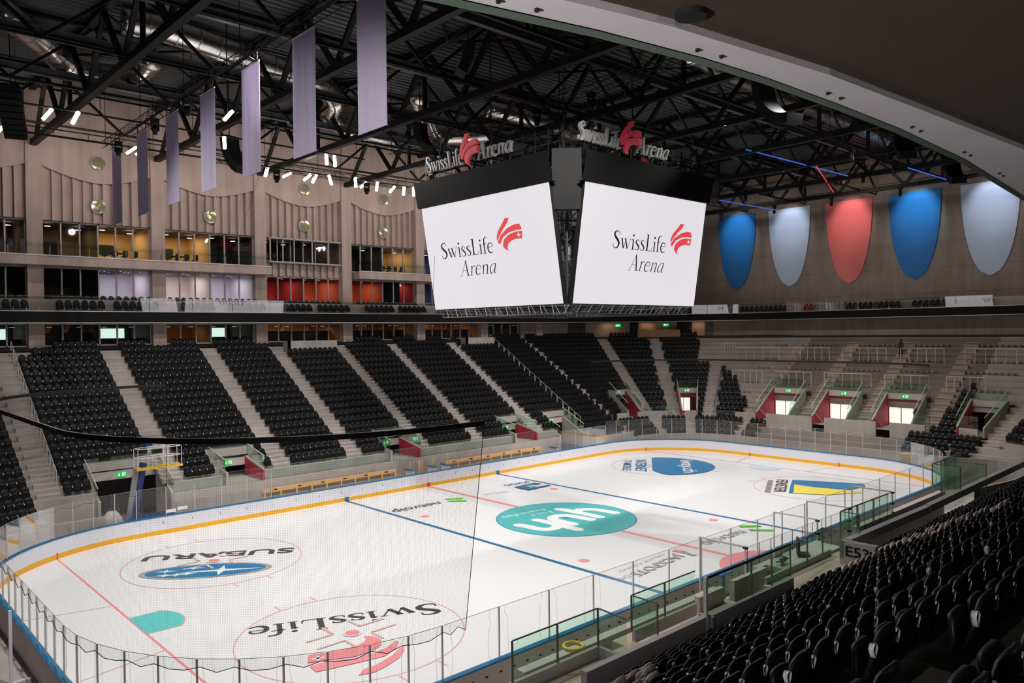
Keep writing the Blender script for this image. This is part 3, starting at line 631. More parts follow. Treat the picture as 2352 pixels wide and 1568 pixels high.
# front walls
def wall_run(name, w, t0, t1, s, z0, z1, th, m, label=None, kind='structure', parent=None):
    A, B2 = z3(PL(w, s, t0, t1), 0), z3(PL(w, s + th, t0, t1), 0); b = MB()
    a0 = [(p[0], p[1], z0) for p in A]; a1 = [(p[0], p[1], z1) for p in A]; b0 = [(p[0], p[1], z0) for p in B2]; b1 = [(p[0], p[1], z1) for p in B2]
    b.strip(a0, a1); b.strip(a1, b1); b.strip(b1, b0); b.quad(a0[0], a1[0], b1[0], b0[0]); b.quad(a0[-1], a1[-1], b1[-1], b0[-1])
    o = b.build(name, m, parent)
    if kind: o['kind'] = kind
    if label: o['label'] = label
    return o
wall_run('wall_far_front', 'far', -18.7, 17.0, 2.2, -0.05, 2.0, 0.22, 'conc_front', 'low concrete wall in front of the far stand')
wall_run('wall_far_front_left', 'far', -26, -23.1, 1.0, -0.05, 1.45, 0.22, 'conc_front'); wall_run('wall_corner_left', 'fl', 90, 175, 0.5, -0.05, 1.4, 0.2, 'conc_front')
wall_run('wall_far_front_right', 'far', 20.4, 26, 0.7, -0.05, 1.75, 0.2, 'conc_front')
wall_run('wall_corner_low', 'fr', 90, 0, -0.1, -0.05, 1.35, 0.2, 'conc_front', 'low curved concrete wall behind the far corner boards'); wall_run('wall_end_low', 'end', 7.5, -11.5, -0.1, -0.05, 1.35, 0.2, 'conc_front'); wall_run('wall_corner_low_right', 'nr', 0, -60, -0.1, -0.05, 1.35, 0.2, 'conc_front')
for i, (w, t0, t1) in enumerate((('fr', 90, 80), ('fr', 73, 47), ('fr', 41, 34), ('fr', 9.5, 0))): wall_run('wall_corner_front', w, t0, t1, 2.5, 1.0, 3.45, 0.17, 'conc_front')
for t0, t1 in ((7.5, 6.85), (5.64, 0.88), (-0.37, -5.16), (-6.38, -9.34)): wall_run('wall_end_front', 'end', t0, t1, 2.5, 1.0, 3.5, 0.17, 'conc_front')
wall_run('wall_right_front', 'nr', -3, -12, 2.5, 1.0, 3.5, 0.17, 'conc_front')

def glass_line(w, t0, t1, s, z0, z1, n, where, grp, m='pane_green'):
    glass_run([PT(w, s, t0 + (t1 - t0) * i / n) for i in range(n + 1)], z0, z1, m, 'steel_rail', where, grp, posts=False, name='glass_balustrade')
glass_line('far', -18.6, 16.9, 2.3, 2.0, 2.88, 18, 'on the low wall of the far stand', 'glass on the far front wall', 'pane_fence')
glass_line('fr', 68, 44, 2.6, 3.45, 4.3, 6, 'on the curved wall of the far corner', 'glass on the corner wall')
glass_line('fr', 24, 9, 2.6, 2.6, 3.5, 4, 'beside the corner aisle', 'glass on the corner wall')
glass_line('nr', -3, -12, 2.6, 3.5, 4.5, 2, 'on the concrete wall at the right', 'glass on the right corner wall')
for y0, y1 in ((3.2, 1.2), (-2.5, -4.5), (-8.3, -9.3)): glass_line('end', y0, y1, 2.6, 3.5, 4.2, 1, 'between the tunnels at y %d' % 0 if False else {3.2: 'between first and second end tunnel', -2.5: 'between second and third end tunnel', -8.3: 'right of the third end tunnel'}[y0], 'glass at the end tunnels')

# vomitories (tunnel mouths)
def vomitory(w, t0, t1, s0, s1, zf, zr, label, red=('r',), deep=False, door=False, letters=None, gtop=0.95):
    """t0 is the left side seen from the ice, zr the parapet height over the opening"""
    m = PT(w, s0, (t0 + t1) / 2); e = thing('tunnel_mouth', (m[0], m[1], zf), label, 'tunnel mouth', 'tunnel mouths in the stands')
    def q(s, t, z): p = PT(w, s, t); return (p[0] - m[0], p[1] - m[1], z - zf)
    def side(t, nm, mt, inn):
        dt = (0.16 if w in ('far', 'end') else 0.8) * inn
        zb = (-0.05 if deep else zf)
        MB().hexa([q(s0, t, zb), q(s0, t + dt, zb), q(s1, t + dt, zb), q(s1, t, zb), q(s0, t, zf + 0.75 if not deep else 2.0), q(s0, t + dt, zf + 0.75 if not deep else 2.0), q(s1, t + dt, zr), q(s1, t, zr)]).build(nm, mt, e)
        MB().bar(q(s0, t + dt / 2, (zf + 0.75 if not deep else 2.0) + 0.04), q(s1, t + dt / 2, zr + 0.04), 0.16, 0.10).build('coping', 'conc_tread', e)
        za = (zf + 0.75 if not deep else 2.0)
        MB().quad(q(s0, t, za + 0.1), q(s1, t, zr + 0.1), q(s1, t, zr + gtop), q(s0, t, za + gtop)).build('side_glass', 'pane_green', e)
        MB().tube([q(s0, t, za + gtop), q(s1, t, zr + gtop)], 0.03, 6).build('handrail', 'steel_rail', e)
    sg = 1 if t1 > t0 else -1
    side(t0, 'side_wall', 'red_wall' if 'l' in red else 'conc_front', sg); side(t1, 'side_wall', 'red_wall' if 'r' in red else 'conc_front', -sg)
    zo = zf + 2.15 if not deep else 2.45
    MB().hexa([q(s1, t0, zr - 0.55), q(s1, t1, zr - 0.55), q(s1 + 0.25, t1, zr - 0.55), q(s1 + 0.25, t0, zr - 0.55), q(s1, t0, zr), q(s1, t1, zr), q(s1 + 0.25, t1, zr), q(s1 + 0.25, t0, zr)]).build('lintel', 'conc_tread', e)
    MB().quad(q(s1, t0, zr + 0.02), q(s1, t1, zr + 0.02), q(s1, t1, zr + gtop), q(s1, t0, zr + gtop)).build('back_glass', 'pane_green', e)
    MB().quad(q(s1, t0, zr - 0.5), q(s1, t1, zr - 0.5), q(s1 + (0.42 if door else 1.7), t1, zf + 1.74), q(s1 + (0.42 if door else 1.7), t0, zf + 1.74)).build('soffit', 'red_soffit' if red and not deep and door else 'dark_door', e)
    zb = -0.05 if deep else zf
    MB().quad(q(s0, t0, zb + 0.01), q(s0, t1, zb + 0.01), q(s1 + 3.5, t1, zb + 0.01), q(s1 + 3.5, t0, zb + 0.01)).build('tunnel_floor', 'conc_front', e)
    for t, rd in ((t0, 'l' in red), (t1, 'r' in red)):
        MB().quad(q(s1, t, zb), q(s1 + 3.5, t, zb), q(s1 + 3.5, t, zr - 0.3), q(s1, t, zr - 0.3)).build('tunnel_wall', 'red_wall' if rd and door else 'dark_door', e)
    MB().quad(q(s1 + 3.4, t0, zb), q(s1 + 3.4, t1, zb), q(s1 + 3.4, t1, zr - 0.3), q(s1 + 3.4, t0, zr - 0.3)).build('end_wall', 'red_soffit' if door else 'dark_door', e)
    if door:
        zt = zb + 1.72
        for i in range(2):
            u0 = t0 + (t1 - t0) * (0.03 + 0.31 * i); u1 = u0 + (t1 - t0) * 0.29
            MB().quad(q(s1 + 0.4, u0, zb + 0.25), q(s1 + 0.4, u1, zb + 0.25), q(s1 + 0.4, u1, zt), q(s1 + 0.4, u0, zt)).build('glazed_door', 'daylight_pane', e)['label'] = 'daylit glazed door leaf'
    # exit sign
    tc = t0 + (t1 - t0) * 0.48; wd = abs(t1 - t0); hw = 0.30 if w in ('far', 'end') else math.degrees(0.30 / (RC + s1))
    hw *= sg; zc = zr - 0.28
    sgn = MB().hexa([q(s1 - 0.06, tc - hw, zc - 0.16), q(s1 - 0.06, tc + hw, zc - 0.16), q(s1, tc + hw, zc - 0.16), q(s1, tc - hw, zc - 0.16), q(s1 - 0.06, tc - hw, zc + 0.16), q(s1 - 0.06, tc + hw, zc + 0.16), q(s1, tc + hw, zc + 0.16), q(s1, tc - hw, zc + 0.16)]).build('exit_sign', 'exit_green', e)
    sgn['label'] = 'green escape route sign with white arrow and door'
    b = MB(); f = -0.075
    def sq(a0, a1, c0, c1): b.quad(q(s1 + f, tc + hw * a0, zc + c0), q(s1 + f, tc + hw * a1, zc + c0), q(s1 + f, tc + hw * a1, zc + c1), q(s1 + f, tc + hw * a0, zc + c1))
    sq(-.55, -.42, -.02, .11); b.poly([q(s1 + f, tc + hw * -.72, zc), q(s1 + f, tc + hw * -.48, zc - .11), q(s1 + f, tc + hw * -.25, zc)]); sq(.15, .22, -.12, .12); sq(.15, .8, .08, .12); sq(.72, .8, -.12, .12); sq(.38, .55, -.08, .05)
    o = b.build('pictogram', 'exit_white', sgn)
    return e, q
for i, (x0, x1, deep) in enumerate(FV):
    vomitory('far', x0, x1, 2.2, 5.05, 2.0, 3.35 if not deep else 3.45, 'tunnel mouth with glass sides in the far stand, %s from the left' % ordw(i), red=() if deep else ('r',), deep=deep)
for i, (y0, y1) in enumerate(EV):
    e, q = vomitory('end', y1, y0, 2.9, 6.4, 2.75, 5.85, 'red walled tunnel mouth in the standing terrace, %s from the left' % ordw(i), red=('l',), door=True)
    MB().tube([q(3.0, y1 - 0.3, 3.9), q(4.6, y1 - 0.3, 2.9)], 0.04, 6).build('stair_rail', 'steel_rail', e)
    c = q(4.1, y1 - 0.185, 4.6); place_text('sector_letter', 'p_white', e, 'H', c, (1, 0, 0), (0, 0, 1), 0.32, 0.5, bold=0.01)
e, q = vomitory('fr', 79, 69, 2.9, 6.0, 2.75, 5.55, 'red tunnel mouth marked I1 in the far corner', red=('r',), door=False)
c = q(4.3, 70.5, 4.5); place_text('sector_letter', 'p_white', e, 'I1', c, (-math.cos(math.radians(66)), -math.sin(math.radians(66)), 0), (0, 0, 1), 0.5, 0.5, bold=0.01)
e, q = vomitory('fr', 43, 33, 2.9, 6.2, 2.75, 5.6, 'red tunnel mouth with lit doors beside the corner stair', red=('l',), door=True)
e, q = vomitory('nr', -1, -14, 2.9, 6.4, 2.75, 5.6, 'red tunnel mouth marked G2 at the right edge', red=('l',))
# ---------------------------------------------------------------- seats
def seat_parts(hi):
    """local frame: x right, +y back, seat faces -y, origin on the floor"""
    nu, nv = (10, 8) if hi else (4, 3)
    def shell(z0, h, wd, th, y0, lean, wrap, roundness):
        b = MB(); F = []; Bk = []
        for j in range(nv + 1):
            v = j / nv
            for i in range(nu + 1):
                u = -1 + 2 * i / nu
                w = wd * (0.93 + 0.07 * math.sin(PI * min(1, v * 1.2))) * (1 - 0.0 * v)
                if v > 0.6: w *= math.sqrt(max(0.0, 1 - ((v - 0.6) / 0.4) ** 2.6 * roundness))
                z = z0 + h * v * (1 - 0.10 * abs(u) ** 3 * v)
                y = y0 + lean * v - wrap * u * u + 0.02 * math.sin(PI * v)
                F.append((w * u, y, z)); Bk.append((w * u * 1.01, y + th, z + (0.008 if v > .9 else 0)))
        n1 = nu + 1; b.v = F + Bk; o = len(F)
        for j in range(nv):
            for i in range(nu):
                a = j * n1 + i; b.f.append((a, a + 1, a + n1 + 1, a + n1)); b.f.append((a + o, a + n1 + o, a + n1 + 1 + o, a + 1 + o))
            a = j * n1; b.f.append((a, a + n1, a + n1 + o, a + o)); a = j * n1 + nu; b.f.append((a, a + o, a + n1 + o, a + n1))
        for i in range(nu):
            a = i; b.f.append((a, a + o, a + 1 + o, a + 1)); a = nv * n1 + i; b.f.append((a, a + 1, a + 1 + o, a + o))
        return b
    back = shell(0.36, 0.50, 0.236, 0.035, 0.0, 0.10, 0.035, 0.55)
    if not hi: back = shell(0.26, 0.60, 0.243, 0.05, 0.0, 0.10, 0.03, 0.5)
    pan = shell(0.30, 0.36, 0.20, 0.05, -0.13, -0.02, 0.01, 0.3) if hi else shell(0.20, 0.44, 0.225, 0.07, -0.16, -0.02, 0.01, 0.35)
    br = MB(); n = 10 if hi else 6                 # pale drop-shaped piece in the gap between two seats
    def drop(y):
        P = []
        for k in range(n):
            a = 2 * PI * k / n; r = 0.038; x = r * math.cos(a) * 1.25; z = r * math.sin(a) * 1.25
            if hi and z < 0: z *= 1.8; x *= (1 + z / 0.11)
            if (not hi) and z > 0: z *= 2.4; x *= max(0.15, (1 - z / 0.12))
            P.append((0.25 + x, y, 0.70 + z if hi else 0.50 + z))
        return P
    A = drop(-0.06 if not hi else 0.055); B2 = drop(0.06 if not hi else 0.10); br.add(A + B2, [tuple(range(n))] + [tuple(n + k for k in range(n))[::-1]] + [(k, (k + 1) % n, n + (k + 1) % n, n + k) for k in range(n)])
    return back, pan, br
slots = []                                          # (x, y, z, angle, kind)
def add_seat(w, s, t, z, kind):
    p = PT(w, s, t)
    if w == 'far': a = 0
    elif w == 'near': a = PI
    elif w == 'end': a = -PI / 2
    else: a = math.radians(t) - PI / 2
    slots.append((p[0], p[1], z, a, kind, w))
farair = [x - 0.62 for x, _ in FA]
def blocked(x, centers, half): return any(abs(x - c) < half for c in centers)
blocks = []; ed = sorted(farair); prev = -26.0
for c in ed:
    blocks.append((prev, c - 0.60)); prev = c + 0.60
blocks = [q for q in blocks if q[1] - q[0] > 0.9]
blocks.append((prev, 26.0)) if prev < 25.5 else None
for k in range(0, 21):
    for bx0, bx1 in blocks:
        bx1 = min(bx1, 26.0); n = int((bx1 - bx0 + 0.06) / 0.5); m0 = (bx0 + bx1) / 2 - (n - 1) * 0.25
        for j in range(n):
            x = m0 + j * 0.5
            if k < 3 and (x < 20.6 or k < 1): continue
            inv = any(v[0] - 0.22 < x < v[1] + 0.22 for v in FV) and k < 6
            box = (k >= 19 and (-4.4 < x < 1.1 or 16.0 < x < 20.6 or -26 < x < -24))
            pil = k == 20 and min(abs(x - (-23.3 + 8.65 * i)) for i in range(-1, 8)) < 0.85
            if not inv and not box and not pil: add_seat('far', sk(k) + 0.52, x, zk(k), 'far')
def arc_seats(w, a0, a1, k0, k1, aisles, skip=lambda k, a: False):
    for k in range(k0, k1):
        r = RC + sk(k) + 0.52; st = math.degrees(0.5 / r); a = min(a0, a1) + st * 0.7
        while a < max(a0, a1) - st * 0.4:
            if not any(abs(math.radians(a - c)) * r < 0.82 for c in aisles) and not skip(k, a): add_seat(w, sk(k) + 0.52, a, zk(k), 'far')
            a += st
arc_seats('fr', 0, 90, 0, 3, [], lambda k, a: a < 3 or 57 < a < 64 or 36 < a < 40)
arc_seats('fr', 27, 90, 3, 21, [62.5, 46.5, 26.5], lambda k, a: (k < 8 and (33 < a < 43 or 69 < a < 79)) or (a < 33 and k > 13))
arc_seats('fr', 4, 26, 3, 13, [26.5], lambda k, a: a < 4 + (k - 3) * 2.0)
arc_seats('nr', -90, 0, 0, 3, [-20, -55], lambda k, a: a < -14)
arc_seats('nr', -90, 0, 3, 20, [-20, -55, -38], lambda k, a: a > -15.5 and (k < 7 or a > -16 + 0.0) and not (a > -15.5 and k < 12 and False))
arc_seats('fl', 92, 172, 1, 21, [118, 150])
for k in range(0, 11):                               # seats beside the standing terrace
    y = -11.3
    lim = -9.7 - max(0, (k - 3)) * 0.18
    while y < -9.6:
        if k < 3 or y < lim: add_seat('end', sk(k) + 0.52, y, zk(k), 'far')
        y += 0.5
for k in range(0, 3):
    y = -9.3
    while y < -7.9: add_seat('end', sk(k) + 0.52, y, zk(k), 'far'); y += 0.5
    y = 6.0
    while y < 7.5: add_seat('end', sk(k) + 0.52, y, zk(k), 'far'); y += 0.5
def near_front(x): return 5 if x < -22 else 4 if x < -13 else 3 if x < -9 else 4 if x < -2.5 else 2
CX, CY, CZ = cam.location
for k in range(2, 20):
    x = -41.57 + (0.0 if k % 2 else 0.0)
    while x < 25.9:
        y = YN - (sk(k) + 0.6)
        if k >= near_front(x) and not blocked(x, NA, 0.80) and math.hypot(x - CX, y - CY) > 1.1:
            d = x + k; be = (-18.9 < d < -16.6 and 4 < k < 9) or (-6.2 < d < -4.2 and k < 6) or (-3.2 < d < -1.6 and 3 <= k < 9) or (-1.2 < d < 0.4 and 5 <= k < 13)
            add_seat('near', sk(k) + 0.6, x, zk(k), 'beige' if be else 'near')
        x += 0.5
# project to rank by size in the picture
Rm = cam.rotation_euler.to_matrix().transposed()
def proj(p):
    q = Rm @ (Vector(p) - cam.location)
    if q.z > -0.2: return None
    return (1176 + 1772.12 * q.x / -q.z, 784 - 1772.12 * q.y / -q.z, -q.z)
rank = []
for i, s in enumerate(slots):
    q = proj((s[0], s[1], s[2] + 0.75))
    if q and -60 < q[0] < 2412 and -60 < q[1] < 1600: rank.append((q[2], i))
rank.sort()
nearest = [i for _, i in rank if slots[i][4] in ('near', 'beige')][:300]
hi_back, hi_pan, hi_br = seat_parts(True)
protos = {}
for kd, m in (('near', 'seat_black'), ('beige', 'seat_beige')):
    e = thing('stadium_seat', (0, 0, 0), 'seat', 'seat'); protos[kd] = (e, [hi_back.build('backrest', m, e, True), hi_pan.build('seat_pan', m, e, True), hi_br.build('bracket', 'seat_grey', e, True)])
    protos[kd][1][2]['label'] = 'drop-shaped pale grey piece'
used = {}
rows = {}
for i in nearest:
    s = slots[i]; rows.setdefault(round(s[1], 2), []).append(i)
for ri, (ry, ids) in enumerate(sorted(rows.items())):
    ids.sort(key=lambda i: slots[i][0])
    for ci, i in enumerate(ids):
        s = slots[i]; kd = s[4]; e, ch = protos[kd]
        if kd not in used: used[kd] = 1; r = e
        else:
            r = e.copy(); COL.objects.link(r)
            for c in ch: d = c.copy(); COL.objects.link(d); d.parent = r
        r.location = (s[0], s[1], s[2]); r.rotation_euler = (0, 0, s[3])
        r['label'] = '%s folding near-stand seat, %s row below the camera, %s from the left' % ('beige' if kd == 'beige' else 'black', ordw(ri), ordw(ci))
        r['category'] = 'seat'; r['group'] = 'folding seats in the near stand'
ns = set(nearest)
lo_back, lo_pan, lo_br = seat_parts(False)
def bulk(name, ids, label, hi=False):
    V = []; F = []; MI = []; pcs = ((hi_back, 0), (hi_pan, 0), (hi_br, 1)) if hi else ((lo_back, 0), (lo_pan, 0), (lo_br, 1))
    for i in ids:
        x, y, z, a, kd, w = slots[i]; c, sn = math.cos(a), math.sin(a)
        for pc, mi in pcs:
            o = len(V); V += [(x + c * v[0] - sn * v[1], y + sn * v[0] + c * v[1], z + v[2]) for v in pc.v]
            F += [tuple(k + o for k in f) for f in pc.f]; MI += [2 if (kd == 'beige' and mi == 0) else mi] * len(pc.f)
    me = bpy.data.meshes.new(name); me.from_pydata(V, [], F)
    for m in ('seat_black', 'seat_grey', 'seat_beige'): me.materials.append(MATS[m])
    me.polygons.foreach_set('material_index', MI); me.polygons.foreach_set('use_smooth', [True] * len(F)); me.update()
    o = bpy.data.objects.new(name, me); COL.objects.link(o)
    return tag(o, label, 'seats', kind='stuff')
rest = [i for i, s in enumerate(slots) if i not in ns and (s[4] == 'far' or proj((s[0], s[1], s[2] + .7)))]
bulk('stadium_seats', rest, 'black folding seats filling the far, corner and lower near stands')

# ---------------------------------------------------------------- gallery ring with LED band
def gal(w, t0, t1):
    b = MB(); b.strip(z3(PL(w, 13.75, t0, t1), 13.14), z3(PL(w, 13.75, t0, t1), 13.93)); return b
GR = (('fl', 180, 90), ('far', -26, 26), ('fr', 90, 0), ('end', 7.5, -11.5), ('nr', 0, -75))
e = thing('led_ribbon', (0, 0, 0), 'switched-off black LED ribbon running round the gallery edge', 'LED display')
b = MB()
for w, t0, t1 in GR: b.strip(z3(PL(w, 13.75, t0, t1), 13.14), z3(PL(w, 13.75, t0, t1), 13.93))
b.build('display_face', 'led_black', e)
b = MB()
for w, t0, t1 in GR:
    for z in (13.10, 13.94):
        P = z3(PL(w, 13.72, t0, t1), z)
        for i in range(len(P) - 1): b.bar(P[i], P[i + 1], 0.05, 0.045)
b.build('edge_trim', 'alu', e)
b = MB()
for w, t0, t1 in GR:
    A, B2 = PL(w, 13.76, t0, t1), PL(w, 17.2, t0, t1)
    b.strip(z3(A, 13.08), z3(B2, 13.08)); b.strip(z3(A, 13.92), z3(PL(w, 15.0, t0, t1), 13.92)); b.strip(z3(PL(w, 15.0, t0, t1), 13.92), z3(PL(w, 15.0, t0, t1), 14.85))
    b.strip(z3(PL(w, 15.0, t0, t1), 14.85), z3(PL(w, 15.12, t0, t1), 14.85)); b.strip(z3(PL(w, 15.12, t0, t1), 14.85), z3(PL(w, 15.12, t0, t1), 14.35)); b.strip(z3(PL(w, 15.12, t0, t1), 14.35), z3(B2, 14.35))
struct(b.build('floor_gallery', 'conc_step'), 'gallery slab with a concrete parapet between its two seat rows')
glass_run(resample(bowl(13.8, 'far'), 3.2), 13.95, 15.0, 'pane_gallery', 'alu', 'on the long gallery edge', 'glass on the gallery edge', posts=False, name='glass_balustrade')
glass_run(bowl(13.8, 'end')[::1] and resample(bowl(13.8, 'end'), 3.2), 13.95, 15.0, 'pane_gallery', 'alu', 'on the far end gallery edge', 'glass on the gallery edge', posts=False, name='glass_balustrade')
glass_run(resample(bowl(13.8, 'far_right'), 3.4), 13.95, 15.0, 'pane_gallery', 'alu', 'on the curved gallery corner', 'glass on the gallery edge', posts=False, name='glass_balustrade')
b = MB()
for w, t0, t1, n in (('far', -26, 26, 66), ('fr', 90, 0, 42), ('end', 7.5, -11.5, 24)):
    for i in range(n + 1):
        p = PT(w, 13.84, t0 + (t1 - t0) * i / n); b.box(p[0] - 0.02, p[0] + 0.02, p[1] - 0.02, p[1] + 0.02, 13.93, 14.22)
tag(b.build('baluster_clamps', 'alu'), 'short metal clamps along the foot of the gallery glass', 'clamps', kind='stuff')
slots.clear()
x = -25.5; i = 0
while x < 25.5:
    c = (x + 23.3) % 8.65
    if 0.9 < c < 4.0 or 4.7 < c < 7.9: add_seat('far', 14.55, x, 13.92, 'far')
    if 0.7 < c < 8.0: add_seat('far', 16.0, x, 14.35, 'far')
    x += 0.55
for k in range(58):
    a = 3 + k * 1.48
    if k % 15 < 13: add_seat('fr', 14.55, a, 13.92, 'far')
y = 7.3
while y > -11.4:
    if not (abs(y - 4.2) < .5 or abs(y + 3.4) < .6): add_seat('end', 14.55, y, 13.92, 'far')
    y -= 0.55
bulk('gallery_seats', range(len(slots)), 'black seats in two rows on the gallery behind the LED band')
slots.clear()
# ---------------------------------------------------------------- long far wall with pillars, ribs and suites
YW = 31.5; PX = [-23.3 + 8.65 * i for i in range(-1, 8)]; TOP = 30.4
def arcz(x):                                        # scalloped edge of the smooth upper band
    c = ((x + 23.3) % 8.65) / 8.65; return 23.85 + 1.15 * (abs(2 * c - 1)) ** 1.7
b = MB()
for i in range(len(PX) - 1):
    x0, x1 = PX[i] + 0.5, PX[i + 1] - 0.5; n = 11; w = (x1 - x0) / n
    for j in range(n):
        a, c = x0 + j * w, x0 + (j + 1) * w; za, zc = arcz(a + 0.02), arcz(c - 0.02)
        segs = [(20.78, za, zc)] + ([(17.35, 18.62, 18.62)] if -5.6 < x0 < -5.0 else [])
        for z0, z1, z2 in segs:
            b.quad((a, YW - 0.30, z0), (c, YW + 0.02, z0), (c, YW + 0.02, z2), (a, YW - 0.30, z1)); b.quad((a, YW - 0.30, z0), (a, YW + 0.05, z0), (a, YW + 0.05, z1), (a, YW - 0.30, z1))
    P = [(x0 + (x1 - x0) * q / 24, arcz(x0 + (x1 - x0) * q / 24)) for q in range(25)]
    b.strip([(x, YW - 0.42, z) for x, z in P], [(x, YW - 0.42, TOP) for x, z in P]); b.strip([(x, YW - 0.42, z) for x, z in P], [(x, YW + 0.1, z) for x, z in P])
    b.quad((x0, YW - 0.31, 20.78), (x1, YW - 0.31, 20.78), (x1, YW + 0.3, 20.78), (x0, YW + 0.3, 20.78))
struct(b.build('wall_far', 'conc_wall'), 'tall ribbed concrete wall with scalloped smooth band')
MB().quad((26, YW, 11.3), (50, YW + 0.0, 11.3), (50, YW, TOP), (26, YW, TOP)).build('wall_far_right', 'conc_wall')['kind'] = 'structure'
for i, x in enumerate(PX):
    o = MB().box(x - 0.52, x + 0.52, YW - 0.55, YW + 0.2, 11.3, TOP).build('pillar', 'conc_wall')
    tag(o, 'square concrete pillar of the long far wall, %s from the left' % ordw(i), 'pillar', 'pillars of the long far wall')
# balcony slabs with glass fronts
for x0, x1, lab in ((-33, -5.5, 'long concrete balcony slab in front of the upper suites at the left'), (3.4, 21.5, 'concrete balcony slab in front of the upper suites beside the video cube')):
    e = thing('balcony', ((x0 + x1) / 2, 30.7, 17.35), lab, 'balcony'); L = (x1 - x0) / 2
    MB().box(-L, L, -0.75, 0.9, 0.0, 0.66).build('slab', 'conc_wall', e)
    MB().box(-L, L, -0.80, -0.55, 0.66, 0.74).build('edge_strip', 'conc_tread', e)
    MB().quad((-L, -0.7, 0.74), (L, -0.7, 0.74), (L, -0.7, 1.75), (-L, -0.7, 1.75)).build('glass_front', 'pane_room', e)
    MB().box(-L, L, -0.74, -0.68, 1.30, 1.55).build('handrail_board', 'pane_fence', e)
    n = int(L * 2 / 2.6)
    for j in range(n + 1): MB().box(-L + j * 2.6, -L + j * 2.6 + 0.07, -0.74, -0.66, 0.66, 1.35).build('rail_post', 'grey_steel', e)
